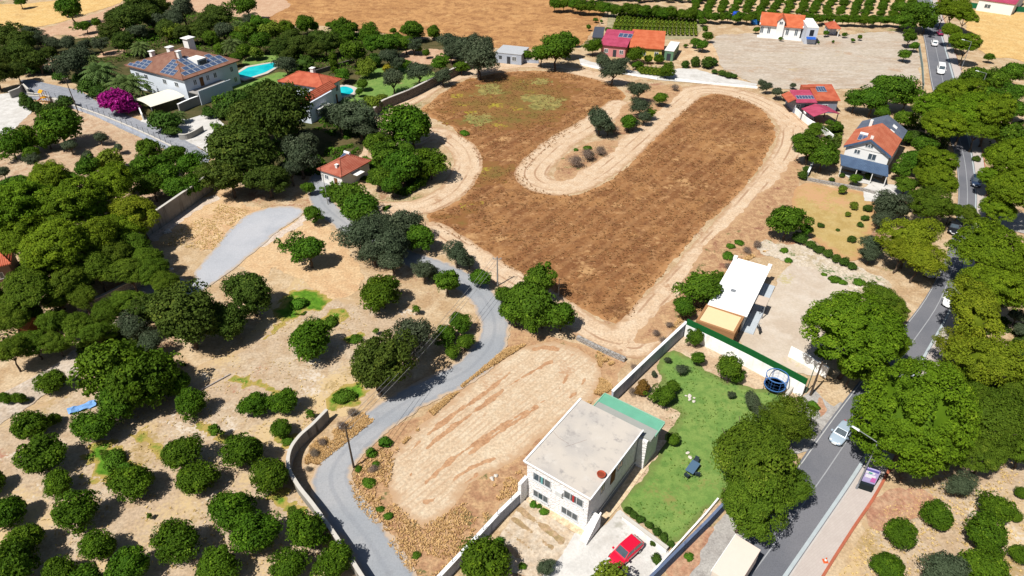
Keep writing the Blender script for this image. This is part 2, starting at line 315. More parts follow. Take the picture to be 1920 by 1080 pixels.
zone('tan_field', m_tan, [[(-60,70),(60,56),(112,45),(190,22),(250,0),(420,-14),(440,10),(410,30),(300,60),(210,72),(180,75),(110,66),(60,80)], [(350,-10),(470,-20),(540,4),(520,25),(470,40),(440,28)]], cell=1.4, ragged=1)
m_bare = soil('bare_lot_soil', C(204,186,162), C(194,168,140), C(214,198,178), big=.06, mid=.35, grain=2, rel=.12, stretch=((.5,1.4,1),.2), extra=multi(patches(C(196,156,116), .10, .58, .70, 13), patches(C(206,176,120), .13, .62, .72, 33)))
zone('bare_lot', m_bare, [[(1340,70),(1420,62),(1560,66),(1690,58),(1718,80),(1722,140),(1690,160),(1600,166),(1500,168),(1440,165),(1400,152),(1362,130),(1340,100)]], cell=1.0, ragged=1.2)
m_vine = soil('vineyard_soil', C(176,164,112), C(160,150,96), C(190,176,128), mid=.4, rel=.1)
zone('vineyard_soil', m_vine, [[(1160,20),(1305,28),(1308,66),(1260,74),(1150,66),(1138,50)]], cell=1.0, ragged=.5)
m_plot = soil('plot_soil', C(226,182,120), C(214,166,102), C(232,196,140), mid=.4)
zone('far_orchard_soil', m_plot, [[(1300,-30),(1720,-30),(1715,48),(1400,44),(1310,30)], [(1265,95),(1330,80),(1345,120),(1290,125)]], cell=1.2, ragged=.6)
zone('garden_soil', soil('garden_soil', C(92,86,34), C(112,96,44), C(70,78,24), big=.08, mid=.3), [[(-120,95),(200,66),(300,20),(460,35),(560,55),(700,66),(860,80),(905,100),(830,145),(705,200),(690,260),(640,330),(560,330),(400,300),(330,240),(170,170),(90,140),(-120,130)]], cell=1.2, ragged=1)
zone('garden_turf', m_lawn, [[(640,182),(662,160),(700,130),(770,120),(820,140),(790,165),(712,203),(655,215)], [(432,160),(470,152),(525,136),(545,150),(500,185),(450,178)], [(450,120),(480,102),(530,108),(505,122)]], cell=.7, ragged=.8)
zone('garden_clearing', m_tan, [[(745,100),(800,92),(850,98),(840,118),(780,118)], [(185,100),(232,92),(228,100),(190,108)], [(70,120),(105,110),(112,124),(90,135)]], cell=.9, ragged=1.2)
m_goldlawn = soil('golden_lawn', C(200,168,84), C(190,156,74), C(208,178,102), big=.1, mid=.5, grain=5, sat=.86, gc=.6, rel=.06, edge=C(206,150,88), edge_w=2, extra=patches(C(214,160,100), .08, .56, .66, 21))
zone('dry_lawn', m_goldlawn, [[(1505,345),(1560,352),(1620,362),(1640,392),(1640,430),(1620,480),(1590,490),(1540,462),(1500,425),(1486,385)]], cell=.7, ragged=.5)
m_yard = soil('beige_yard_gravel', C(218,198,172), C(210,186,158), C(226,208,186), big=.08, mid=.3, rel=.03, gc=.35, extra=patches(C(206,186,120), .12, .62, .72, 41))
zone('gravel_yard', m_yard, [[(1385,640),(1440,560),(1480,500),(1530,475),(1590,500),(1622,525),(1606,600),(1560,650),(1540,700),(1500,700),(1470,688)]], cell=.6, ragged=.5)
m_cons = soil('construction_gravel', C(220,200,170), C(200,176,130), C(232,216,196), big=.2, mid=.8, rel=.2, extra=multi(patches(C(96,130,40), .16, .58, .68, 51), patches(C(140,140,60), .3, .6, .7, 61)))
zone('rubble_bank', m_cons, lines=[([(1455,470),(1520,482),(1575,505),(1640,540)], 6.0)], cell=.5, ragged=1.2)
m_scrub = soil('scrub_soil', C(206,168,120), C(216,184,142), C(192,146,98), mid=.5)
zone('grove_soil', m_scrub, [[(-60,260),(60,215),(150,205),(240,245),(330,290),(400,320),(400,340),(280,415),(200,440),(-60,420)]], cell=.8, ragged=.8)
m_farm = soil('yard_paving_earth', C(208,186,160), C(196,170,140), C(222,204,184), mid=.6)  # pale mottled earth for the farm track
zone('farm_track', m_farm, lines=[([(-60,800),(20,755),(90,715),(150,680),(200,640),(260,590)], 5.5)], cell=.6, ragged=.6)

# roads and pavements
m_asph = NT('village_asphalt', .9, .15); _p = m_asph.pos(); _c = m_asph.mix(m_asph.step(m_asph.noise(.12, _p, 5), .35, .65), C(172,176,182), C(190,190,192))
_w = m_asph.math('COSINE', m_asph.math('MULTIPLY', m_asph.attr('across'), 2*math.pi/1.8)); _c = m_asph.mix(m_asph.math('MULTIPLY', m_asph.step(_w, .2, 1), .35), _c, C(150,154,162))
_c = m_asph.mix(m_asph.math('MULTIPLY', m_asph.step(m_asph.noise(6, _p, 5, .7), .35, .75), .22), _c, (.05,.05,.05,1))
_e = m_asph.math('ADD', m_asph.attr('edge'), m_asph.math('MULTIPLY', m_asph.math('SUBTRACT', m_asph.noise(1.2, _p, 4), .5), .9)); _c = m_asph.mix(m_asph.step(_e, .05, .7), C(212,186,158), _c); _c = m_asph.mix(m_asph.math('MULTIPLY', m_asph.step(m_asph.noise(.35, m_asph.mapping(_p, loc=(4,9,0)), 5), .60, .64), .28), _c, C(148,148,152)); m_asph.color(_c)
m_asph.bump(m_asph.noise(9, _p, 4), .02)
vroad = [(770,1150),(731,1080),(688,1010),(640,948),(620,898),(642,852),(682,812),(742,767),(810,727),(872,698),(915,655),(928,612),(914,570),(882,536),(830,508),(762,484),(694,448),(642,415),(606,382),(597,350),(602,332)]
zone('village_road', m_asph.m, lines=[(vroad, 4.7)], cell=.3, ragged=.40, fine=1.5)
m_grav = soil('grey_gravel', C(192,196,206), C(200,202,210), C(186,190,200), big=.06, mid=.2, rel=.02, grain=7, gc=.5, edge=C(206,180,150), edge_w=.8)
zone('gravel_drive', m_grav, [[(468,402),(520,388),(562,390),(566,404),(520,436),(470,478),(430,512),(395,535),(350,560),(280,560),(255,530),(300,515),(360,525),(366,508),(403,464),(438,424)]], cell=.5, ragged=.35)
m_lane = soil('lane_concrete', C(158,164,178), C(172,176,186), C(148,154,168), big=.1, mid=.7, rel=.03, grain=5)
zone('walled_lane', m_lane, [[(40,150),(60,150),(110,162),(150,170),(190,195),(240,218),(300,240),(350,262),(395,292),(388,316),(330,290),(250,253),(180,220),(110,193),(45,180)]], cell=.6, ragged=.2, smooth=False)
m_white = soil('pale_concrete', C(226,222,216), C(214,208,200), C(236,232,226), big=.12, mid=.5, rel=.02, grain=5, gc=.4, extra=patches(C(190,184,170), .2, .62, .74, 16))
zone('pale_yard', m_white, [[(262,228),(300,238),(345,262),(395,290),(388,262),(420,235),(395,210),(350,225),(290,215)], [(-30,180),(40,172),(62,200),(58,212),(20,250),(-30,262)],
     [(1085,108),(1108,116),(1180,132),(1232,140),(1272,128),(1305,130),(1345,142),(1420,158),(1416,165),(1300,156),(1230,150),(1180,142),(1088,122)], [(1618,352),(1640,342),(1700,352),(1705,372),(1660,378),(1620,378)], [(1568,318),(1640,335),(1660,350),(1600,342)]], cell=.5, ragged=.3, smooth=False)
zone('front_yard', m_white, [[(1060,1000),(1085,1000),(1108,1012),(1162,958),(1252,1035),(1230,1100),(1040,1120),(1000,1085),(1030,1030)]], cell=.4, ragged=.3, smooth=False)
m_bed = soil('vegetable_plot_soil', C(216,192,160), C(204,174,134), C(224,204,176), big=.3, mid=1.0, rel=.1, extra=None)
zone('vegetable_plot', m_bed, [[(985,938),(1078,1000),(1050,1050),(1010,1090),(960,1075),(922,1020)]], cell=.4, ragged=.3, smooth=False)
zone('plot_ridges', soil('ridge_soil', C(186,142,88), C(160,140,70), C(200,160,110), mid=1.2, rel=.2), lines=[([(976,958),(1015,985),(1052,1014)], .7), ([(962,975),(1000,1002),(1035,1030)], .6), ([(948,996),(985,1022),(1015,1045)], .7), ([(938,1015),(970,1042),(1000,1062)], .6)], cell=.3, ragged=.5)
m_tile = soil('terracotta_paving', C(236,202,150), C(228,190,136), C(240,210,164), big=.4, mid=1.5, rel=.02)
zone('garden_path', m_tile, [[(985,925),(1000,925),(1090,984),(1200,842),(1222,826),(1252,826),(1162,948),(1108,1010),(1078,1000),(988,942)]], cell=.4, ragged=.04, smooth=False)

def sheet(name, pts, mat, z, closed=True):
    return tag(MB().poly([(p.x, p.y, z) for p in G(pts)]).build(name, mat), kind='structure')
def strip(name, left, right, mat, z):
    L, R = catmull(G(left), False, 5), catmull(G(right), False, 5); n = min(len(L), len(R)); m = MB()
    m.add([(p[0],p[1],z) for p in L[:n]]+[(p[0],p[1],z) for p in R[:n]], [(i,i+n,i+n+1,i+1) for i in range(n-1)])
    return tag(m.build(name, mat), kind='structure')
m_main = NT('main_asphalt', .85, .2); _p = m_main.pos(); _c = m_main.mix(m_main.step(m_main.noise(.1, _p, 5), .35, .65), C(122,124,132), C(138,138,144))
_c = m_main.mix(m_main.math('MULTIPLY', m_main.step(m_main.noise(7, _p, 5, .7), .35, .75), .25), _c, (.02,.02,.025,1)); m_main.color(_c); m_main.bump(m_main.noise(9, _p, 4), .02)
ROADR = [(1398,1200),(1477,1080),(1540,988),(1605,892),(1668,790),(1742,657),(1787,572),(1815,470),(1830,390),(1826,315),(1812,240),(1791,155),(1770,80),(1752,20),(1735,-40)]
ROADL = [(1225,1200),(1338,1080),(1420,975),(1488,885),(1562,782),(1664,650),(1735,560),(1778,470),(1796,385),(1792,300),(1772,235),(1748,165),(1734,80),(1722,25),(1708,-40)]
def between(t): return [(a[0]+(b[0]-a[0])*t, a[1]+(b[1]-a[1])*t) for a, b in zip(ROADL, ROADR)]
zr = .003*(ZN[0]+2)
strip('main_road', between(-.02), between(1.02), m_main.m, zr)
m_line = flat('road_paint', C(176,178,182), .8, vary=.3, scale=.5)
strip('gutter_strip', between(.93), between(1.0), flat('gutter_concrete', C(196,206,210), .85, .1, vary=.15), zr+.006)
strip('edge_line', between(.02), between(.04), flat('worn_edge_paint', C(206,206,204), .8, vary=.25), zr+.006)
def dashes():
    c = catmull(G(between(.5)), False, 40); d = np.r_[0, np.cumsum(np.hypot(*np.diff(c, axis=0).T))]; m = MB(); s = 0
    while s < d[-1]-3:
        P = [np.array([np.interp(u, d, c[:,0]), np.interp(u, d, c[:,1])]) for u in (s, s+3)]; t = (P[1]-P[0])/3; n = np.array([-t[1], t[0]])*.06
        m.poly([(*(P[0]-n), zr+.006), (*(P[0]+n), zr+.006), (*(P[1]+n), zr+.006), (*(P[1]-n), zr+.006)]); s += 3.0
    tag(m.build('lane_marking', m_line), kind='structure')
dashes()
m_walk = NT('pavement_slabs', .9, .15); _p = m_walk.pos(); _c = m_walk.mix(m_walk.noise(.5, _p, 5), C(222,210,202), C(206,194,186))
_b = m_walk.n('TexBrick'); m_walk.put(_b.inputs['Vector'], m_walk.mapping(_p, rot=-.62)); _b.inputs['Scale'].default_value = 1.0; _b.inputs['Mortar Size'].default_value = .012
_b.inputs['Color1'].default_value = (1,1,1,1); _b.inputs['Color2'].default_value = (.95,.94,.94,1); _b.inputs['Mortar'].default_value = (.86,.84,.83,1)
m_walk.color(m_walk.mix(1.0, _c, _b.outputs['Color'], 'MULTIPLY'))
m_kerb = flat('kerb_concrete', C(214,206,200), vary=.15); m_redkerb = flat('red_kerb', C(196,112,84), vary=.25)
def raised(name, left, right, mat, h):
    L, R = catmull(G(left), False, 5), catmull(G(right), False, 5); n = min(len(L), len(R)); m = MB()
    vs = [(p[0],p[1],h) for p in L[:n]]+[(p[0],p[1],h) for p in R[:n]]+[(p[0],p[1],0) for p in L[:n]]+[(p[0],p[1],0) for p in R[:n]]
    m.add(vs, [(i,i+n,i+n+1,i+1) for i in range(n-1)]+[(i,i+1,i+1+2*n,i+2*n) for i in range(n-1)]+[(i+n,i+3*n,i+1+3*n,i+1+n) for i in range(n-1)])
    return tag(m.build(name, mat), kind='structure')
WALKR = [(1470,1200),(1540,1080),(1595,993),(1640,925),(1690,830),(1760,690),(1806,590),(1832,490),(1848,400),(1845,315),(1830,240),(1808,155),(1784,80),(1764,20),(1745,-40)]
raised('kerb', between(1.02), between(1.05), m_kerb, .28)
raised('pavement', between(1.05), WALKR, m_walk.m, .27)
raised('kerb_edging', WALKR, [(x+5*min(1, y/900), y+3) for x, y in WALKR], m_redkerb, .36)
m_lay = soil('layby_concrete', C(188,184,180), C(200,196,190), C(176,170,166), big=.1, mid=.6, rel=.03, grain=5)
zone('roadside_apron', m_lay, [[(1235,1110),(1290,1040),(1340,985),(1372,955),(1440,950),(1395,1010),(1330,1090),(1290,1150)], [(1500,745),(1525,728),(1562,765),(1596,735),(1560,788),(1515,845),(1480,855)], [(1800,415),(1850,400),(1925,400),(1925,440),(1880,430),(1840,425)]], cell=.5, ragged=.25, smooth=False)
m_redsoil = soil('red_earth', C(196,132,80), C(182,112,64), C(210,160,110), big=.3, mid=.9, rel=.15)
zone('red_earth_verge', m_redsoil, [[(1250,1075),(1290,1020),(1335,985),(1345,990),(1320,1030),(1290,1080)], [(1528,745),(1542,740),(1552,770),(1540,790),(1530,770)], [(1655,925),(1720,915),(1750,935),(1740,965),(1690,985),(1650,990),(1630,975)]], cell=.5, ragged=.7)
def pool(name, label, pts, m_w, smooth):
    P = catmull(G(pts), True, 5) if smooth else np.array([[q.x, q.y] for q in G(pts)]); c = P.mean(0); r = empty(name, (c[0], c[1], 0)); tag(r, label, 'swimming pool')
    o = [(p-c)*1.0 for p in P]; big = [p*(1+1.3/np.hypot(*p)) for p in o]; n = len(o); m = MB(); h = .34
    m.add([(p[0],p[1],h) for p in o]+[(p[0],p[1],h) for p in big]+[(p[0],p[1],0) for p in big]+[(p[0],p[1],.1) for p in o], [(i,(i+1)%n,(i+1)%n+n,i+n) for i in range(n)]+[(i+n,(i+1)%n+n,(i+1)%n+2*n,i+2*n) for i in range(n)]+[(i,(i+1)%n,(i+1)%n+3*n,i+3*n) for i in range(n)])
    m.build('coping', flat('pool_coping', C(228,216,204)), r); MB().poly([(p[0],p[1],.29) for p in o]).build('water', m_w, r)
_n = NT('pool_water', .06, .5); _n.color(_n.mix(_n.step(_n.noise(.25, None, 3), .3, .7), (.005,.36,.42,1), (.02,.52,.55,1))); _n.bump(_n.noise(1.5, None, 3), .02)
pool('swimming_pool', 'turquoise rectangular swimming pool beside the solar roofed villa', [(441,143),(466,128),(515,119),(520,126),(497,138),(462,150)], _n.m, False)
pool('swimming_pool', 'small rounded blue swimming pool beside the bright orange roofed house', [(633,170),(645,164),(660,168),(662,175),(650,181),(637,180)], _n.m, True)

# ------------------------------------------------------------------ foliage: prototypes of unit radius, shared by every copy
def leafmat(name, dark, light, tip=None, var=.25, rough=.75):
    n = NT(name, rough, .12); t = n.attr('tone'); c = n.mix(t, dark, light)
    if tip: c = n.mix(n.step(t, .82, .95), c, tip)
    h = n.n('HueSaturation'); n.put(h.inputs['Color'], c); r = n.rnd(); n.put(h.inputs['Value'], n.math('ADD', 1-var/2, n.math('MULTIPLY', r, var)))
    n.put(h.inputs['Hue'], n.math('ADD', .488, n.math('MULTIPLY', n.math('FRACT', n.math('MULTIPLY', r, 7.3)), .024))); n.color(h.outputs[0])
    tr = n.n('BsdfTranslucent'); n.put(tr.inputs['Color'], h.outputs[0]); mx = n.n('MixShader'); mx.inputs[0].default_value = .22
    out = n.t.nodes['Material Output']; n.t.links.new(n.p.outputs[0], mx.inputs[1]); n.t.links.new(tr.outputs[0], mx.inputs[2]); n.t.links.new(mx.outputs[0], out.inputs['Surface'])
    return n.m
def unit(v): return v/np.maximum(np.linalg.norm(v, axis=-1, keepdims=True), 1e-9)
def leaves_mesh(name, P, N, size, tone, rng, asp=.6, core=None):
    """one small bent leaf (two faces) at every point"""
    n = len(P); r = unit(rng.normal(size=(n, 3))); t = unit(np.cross(N, r)); b = np.cross(N, t); s = (size*(.7+.6*rng.rand(n)))[:,None]
    q = np.stack([P-t*s, P-b*s*asp+N*s*.15, P+t*s, P+b*s*asp+N*s*.15], 1).reshape(-1, 3); f = np.arange(4*n).reshape(n, 4); tn = np.repeat(tone, 4)
    loops = f.ravel(); starts = np.arange(n)*4
    if core is not None:
        cv, cf, ct = core; q = np.vstack([q, cv]); loops = np.r_[loops, (cf+4*n).ravel()]; starts = np.r_[starts, 4*n+np.arange(len(cf))*3]; tn = np.r_[tn, ct]
    me = bpy.data.meshes.new(name); me.vertices.add(len(q)); me.vertices.foreach_set('co', q.ravel().astype(np.float32))
    me.loops.add(len(loops)); me.loops.foreach_set('vertex_index', loops.astype(np.int32)); me.polygons.add(len(starts)); me.polygons.foreach_set('loop_start', starts.astype(np.int32))
    a = me.attributes.new('tone', 'FLOAT', 'POINT'); a.data.foreach_set('value', np.clip(tn, 0, 1).astype(np.float32)); me.update(); me.validate()
    return me
_ico = None
def ico():
    global _ico
    if _ico is None:
        b = bmesh.new(); bmesh.ops.create_icosphere(b, subdivisions=3, radius=1); b.verts.ensure_lookup_table()
        _ico = np.array([v.co[:] for v in b.verts]), np.array([[v.index for v in f.verts] for f in b.faces]); b.free()
    return _ico
def crown(name, rng, nc, nl, cr, leaf, shape='ball', flat_=.85, lobes=.18, asp=.6, core=.62, loose=0.0, up=.0, fill=.35):
    """nc clumps of nl leaves on a lobed shell; shape 'ball', 'dome' (umbrella pine), 'cone', 'column', 'low'"""
    L = [(unit(rng.normal(size=3)), rng.uniform(.6, 1.2)*lobes, rng.uniform(3, 7)) for _ in range(7)]
    def rad(D):
        r = np.ones(len(D))
        for d, a, k in L: r += a*np.exp(k*(D@d-1)) - a*.3
        return r
    D = unit(rng.normal(size=(nc*3, 3)))
    if shape == 'dome': D = D[D[:,2] > -.28]
    elif shape == 'low': D = D[D[:,2] > -.15]
    else: D = D[D[:,2] > -.75]
    D = D[:nc]; nc = len(D); R = rad(D)*(1-fill*rng.rand(nc)**2)*(1-loose*rng.rand(nc)); K = D*R[:,None]
    if shape == 'cone': h = (K[:,2]+1)/2; K[:,:2] *= (1.15-.95*np.clip(h, 0, 1))[:,None]
    K[:,2] *= flat_
    crs = cr*(.65+.7*rng.rand(nc)); ct = rng.rand(nc)
    cl = np.repeat(np.arange(nc), nl); d = unit(rng.normal(size=(nc*nl, 3))); d[:,2] = np.where(d[:,2] < -.2, -d[:,2]*.6, d[:,2]); d = unit(d)
    rr = (.55+.45*rng.rand(nc*nl)**.5)[:,None]*crs[cl][:,None]; P = K[cl]+d*rr*np.array([1, 1, .75 if shape == 'dome' else .9])
    out = unit(K/np.array([1, 1, max(flat_, .3)])); N = unit(.8*d+.5*out[cl]+np.array([0, 0, up])+.55*rng.normal(size=P.shape))
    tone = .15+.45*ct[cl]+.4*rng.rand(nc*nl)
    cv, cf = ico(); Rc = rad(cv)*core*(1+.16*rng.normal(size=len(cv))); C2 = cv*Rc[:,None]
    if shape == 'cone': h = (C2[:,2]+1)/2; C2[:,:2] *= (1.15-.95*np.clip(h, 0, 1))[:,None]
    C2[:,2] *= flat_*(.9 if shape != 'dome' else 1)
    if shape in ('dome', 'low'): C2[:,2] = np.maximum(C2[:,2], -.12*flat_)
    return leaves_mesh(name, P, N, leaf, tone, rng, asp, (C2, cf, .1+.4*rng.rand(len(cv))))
def trunk(name, rng, h, r0, fan=.55, limbs=5, top=.0):
    m = MB(); a = np.array([0, 0, -.02]); z = h*.45; k = 4; p = a
    for i in range(k):
        q = np.array([rng.normal()*.02*h, rng.normal()*.02*h, z*(i+1)/k]); m.tube(p, q, r0*(1-.12*i), r0*(1-.12*(i+1)), 7); p = q
    for i in range(limbs):
        t = 2*math.pi*(i+rng.rand()*.6)/limbs; q = p+np.array([math.cos(t)*fan*.5, math.sin(t)*fan*.5, (h-z)*.55]); e = q+np.array([math.cos(t)*fan*.5, math.sin(t)*fan*.5, (h-z)*.5+top])
        m.tube(p, q, r0*.5, r0*.32, 6); m.tube(q, e, r0*.32, r0*.1, 5)
    return m.mesh(name)
m_bark = NT('bark', .95, .05); m_bark.color(m_bark.mix(m_bark.noise(3, m_bark.obj(), 5), (.05,.035,.024,1), (.13,.10,.075,1))); m_bark = m_bark.m
LM = dict(citrus=leafmat('citrus_leaves', (.022,.056,.003,1), (.082,.158,.006,1), (.13,.21,.012,1)), olive=leafmat('olive_leaves', (.030,.046,.022,1), (.085,.110,.058,1), (.13,.15,.09,1)),
          broad=leafmat('broad_leaves', (.024,.064,.004,1), (.088,.172,.009,1), (.14,.23,.018,1)), oak=leafmat('oak_leaves', (.022,.044,.005,1), (.076,.115,.014,1), (.12,.15,.02,1)),
          pine=leafmat('pine_needles', (.040,.082,.003,1), (.150,.235,.008,1), (.20,.27,.015,1)), yellowpine=leafmat('yellow_pine_needles', (.070,.100,.004,1), (.210,.250,.012,1), (.26,.27,.02,1)),
          darkpine=leafmat('dark_pine_needles', (.030,.064,.004,1), (.110,.175,.010,1), (.15,.20,.02,1)), lime=leafmat('lime_leaves', (.06,.10,.008,1), (.17,.23,.02,1), (.24,.28,.03,1)),
          magenta=leafmat('magenta_bracts', (.16,.004,.10,1), (.42,.012,.26,1), (.5,.05,.35,1)), palm=leafmat('palm_leaflets', (.03,.055,.012,1), (.10,.15,.04,1)), weed=leafmat('weed_leaves', (.03,.09,.006,1), (.10,.21,.015,1)),
          dry=leafmat('dry_twigs', (.12,.09,.07,1), (.26,.20,.15,1)), rust=leafmat('rust_leaves', (.10,.06,.01,1), (.24,.13,.03,1)), hedge=leafmat('hedge_leaves', (.018,.045,.006,1), (.07,.13,.015,1)), flower=leafmat('yellow_blossom', (.12,.12,.01,1), (.42,.33,.02,1)))
# kind: (material, crown centre height / R, trunk radius, variants, crown arguments)
KIND = {'citrus': ('citrus', .80, .05, 7, dict(nc=105, nl=84, cr=.23, leaf=.046, flat_=.84, lobes=.26, core=.60, loose=.14, fill=.3)), 'olive': ('olive', 1.0, .07, 4, dict(nc=95, nl=84, cr=.22, leaf=.044, flat_=.80, lobes=.34, core=.50, loose=.22, asp=.42)),
        'broad': ('broad', .95, .06, 6, dict(nc=105, nl=84, cr=.22, leaf=.048, flat_=.85, lobes=.36, core=.48, loose=.20)), 'oak': ('oak', .95, .06, 3, dict(nc=190, nl=78, cr=.16, leaf=.034, flat_=.80, lobes=.24, core=.66, loose=.10)),
        'pine': ('pine', 1.25, .045, 4, dict(nc=230, nl=120, cr=.13, leaf=.027, shape='dome', flat_=.80, lobes=.26, asp=.40, core=.66, up=.35, fill=.18)), 'yellowpine': ('yellowpine', 1.2, .045, 2, dict(nc=190, nl=120, cr=.14, leaf=.028, shape='ball', flat_=.85, lobes=.36, asp=.40, core=.54, up=.35, fill=.28)),
        'darkpine': ('darkpine', 1.15, .045, 3, dict(nc=210, nl=120, cr=.135, leaf=.027, shape='ball', flat_=.82, lobes=.36, asp=.40, core=.54, up=.3, fill=.28)), 'shrub': ('hedge', .45, .04, 3, dict(nc=60, nl=46, cr=.30, leaf=.085, shape='low', flat_=.95, lobes=.3, core=.6)),
        'lime': ('lime', .8, .05, 2, dict(nc=70, nl=48, cr=.28, leaf=.075, flat_=.85, lobes=.28, core=.5)), 'magenta': ('magenta', .5, .04, 1, dict(nc=80, nl=60, cr=.26, leaf=.07, shape='low', flat_=.8, lobes=.3, core=.6)),
        'cypress': ('citrus', 3.3, .10, 1, dict(nc=150, nl=44, cr=.34, leaf=.10, flat_=3.2, lobes=.1, core=.75)), 'cone': ('hedge', 1.15, .05, 2, dict(nc=80, nl=46, cr=.26, leaf=.08, shape='cone', flat_=1.25, lobes=.12, core=.7)),
        'weed': ('weed', .25, .02, 2, dict(nc=50, nl=46, cr=.3, leaf=.09, shape='low', flat_=.6, lobes=.3, core=.5)), 'dry': ('dry', .4, .03, 2, dict(nc=60, nl=44, cr=.3, leaf=.07, shape='low', flat_=.8, lobes=.4, core=.2, asp=.14, loose=.4)),
        'sapling': ('broad', 1.6, .05, 2, dict(nc=30, nl=40, cr=.36, leaf=.12, flat_=1.3, lobes=.3, core=.35)), 'rust': ('rust', 1.0, .05, 1, dict(nc=80, nl=46, cr=.26, leaf=.08, shape='cone', flat_=1.1, lobes=.15, core=.65)), 'flower': ('flower', .6, .04, 1, dict(nc=50, nl=44, cr=.3, leaf=.08, flat_=.75, lobes=.3, core=.5))}
KIND['domepine'] = ('pine', 1.22, .045, 1, dict(nc=380, nl=120, cr=.11, leaf=.024, shape='ball', flat_=1.02, lobes=.09, asp=.40, core=.80, up=.3, fill=.12)); KIND['shadepine'] = ('darkpine', 1.25, .045, 3, dict(KIND['pine'][4]))  # shadepine: pine crown whose darker needle colour paints in the dim left edge
KIND['round'] = ('hedge', .85, .05, 2, dict(nc=90, nl=50, cr=.22, leaf=.065, flat_=.95, lobes=.06, core=.8))
PROTO = {}
def protos(kind):
    if kind not in PROTO:
        mat, hk, r0, nv, kw = KIND[kind]; rng = np.random.RandomState(sum(map(ord, kind)))
        PROTO[kind] = []
        for i in range(nv):
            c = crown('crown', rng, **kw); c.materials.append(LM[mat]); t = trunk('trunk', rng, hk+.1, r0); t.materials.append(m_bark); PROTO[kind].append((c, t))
    return PROTO[kind]
def palm_proto():
    if 'palm' in PROTO: return PROTO['palm']
    rng = np.random.RandomState(5); P, N, T = [], [], []; q, f = [], []; tone = []
    for i in range(46):
        az = 2*math.pi*i*.381966; el = 1.25-1.75*(i/46)**.8; d = np.array([math.cos(az), math.sin(az), 0]); side = np.array([-d[1], d[0], 0]); pts = []
        for k in range(11):
            s = k/10; pts.append(d*(s*math.cos(el)*.95)+np.array([0, 0, 1])*(s*math.sin(el)*.75-.42*s*s))
        for k in range(1, 11):
            w = .16*math.sin(math.pi*min(1, .15+.85*k/10))+.015
            for sg in (-1, 1):
                a, b = pts[k-1], pts[k]; mid = (a+b)/2; e = mid+side*sg*w+d*.05+np.array([0, 0, -.07]); n = len(q); q += [a, b, e+(b-a)*.45, e-(b-a)*.1]; f.append((n, n+1, n+2, n+3)); tone += [.3+.6*rng.rand()]*4
    me = bpy.data.meshes.new('crown'); me.from_pydata([tuple(v) for v in q], [], f); a = me.attributes.new('tone', 'FLOAT', 'POINT'); a.data.foreach_set('value', np.array(tone, np.float32)); me.materials.append(LM['palm'])
    m = MB(); m.tube((0,0,0), (0,0,.45), .11, .09); m.tube((0,0,.45), (.02,0,.9), .09, .10); t = m.mesh('trunk'); t.materials.append(m_bark); PROTO['palm'] = [(me, t)]
    return PROTO['palm']
KIND['palm'] = ('palm', .95, .1, 1, {})
RNG = random.Random(11); NTREE = [0]
GROW = dict(citrus=1.11, olive=1.14, broad=1.14, oak=1.12, pine=1.16, darkpine=1.12, shadepine=1.14, domepine=1.04, yellowpine=1.12)
def plant(name, cat, kind, x, y, rpx, label, group=None, zs=1.0, hmul=1.0):
    """x, y, rpx: where the photograph shows the crown's centre and its half width; it stands on the ground below that point"""
    P = palm_proto() if kind == 'palm' else protos(kind); hk = KIND[kind][1]*hmul; z = 2.0
    for _ in range(6): R = rpx*depth(x, y, z)/F*GROW.get(kind, 1.08)*(1.22 if y < 250 and x < 920 else 1); z = R*hk*zs
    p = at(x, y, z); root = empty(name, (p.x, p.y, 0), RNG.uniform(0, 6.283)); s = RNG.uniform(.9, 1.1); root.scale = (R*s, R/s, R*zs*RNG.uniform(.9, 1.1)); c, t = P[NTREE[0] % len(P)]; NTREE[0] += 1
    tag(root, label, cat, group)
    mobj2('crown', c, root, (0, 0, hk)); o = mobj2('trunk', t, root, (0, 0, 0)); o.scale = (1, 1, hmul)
    return root
def mobj2(name, me, parent, loc):
    o = bpy.data.objects.new(name, me); COL.objects.link(o); o.parent = parent; o.location = loc; return o
ORD = 'first second third fourth fifth sixth seventh eighth ninth tenth eleventh twelfth thirteenth fourteenth fifteenth sixteenth seventeenth eighteenth nineteenth twentieth'.split()
def cluster(name, cat, kind, look, where, mark, mpx, items, group, hmul=1.0, zs=1.0):
    """items: (x, y, half width); each is singled out by how near it stands to a landmark"""
    it = sorted(items, key=lambda t: (at(t[0], t[1])-at(*mpx)).length)
    for i, t in enumerate(it):
        lab = f'{look} {where}, {"nearest" if i == 0 else ORD[i]+" from"} {mark}' if len(it) > 1 else f'{look} {where}'
        if len(it) > 1 and i == len(it)-1 and i > 1: lab = f'{look} {where}, farthest from {mark}'
        k = t[3] if len(t) > 3 else kind
        if len(lab.split()) > 16: print('LONG', len(lab.split()), lab)
        plant(name, cat, k, t[0], t[1], t[2], lab, group, hmul=hmul, zs=zs)

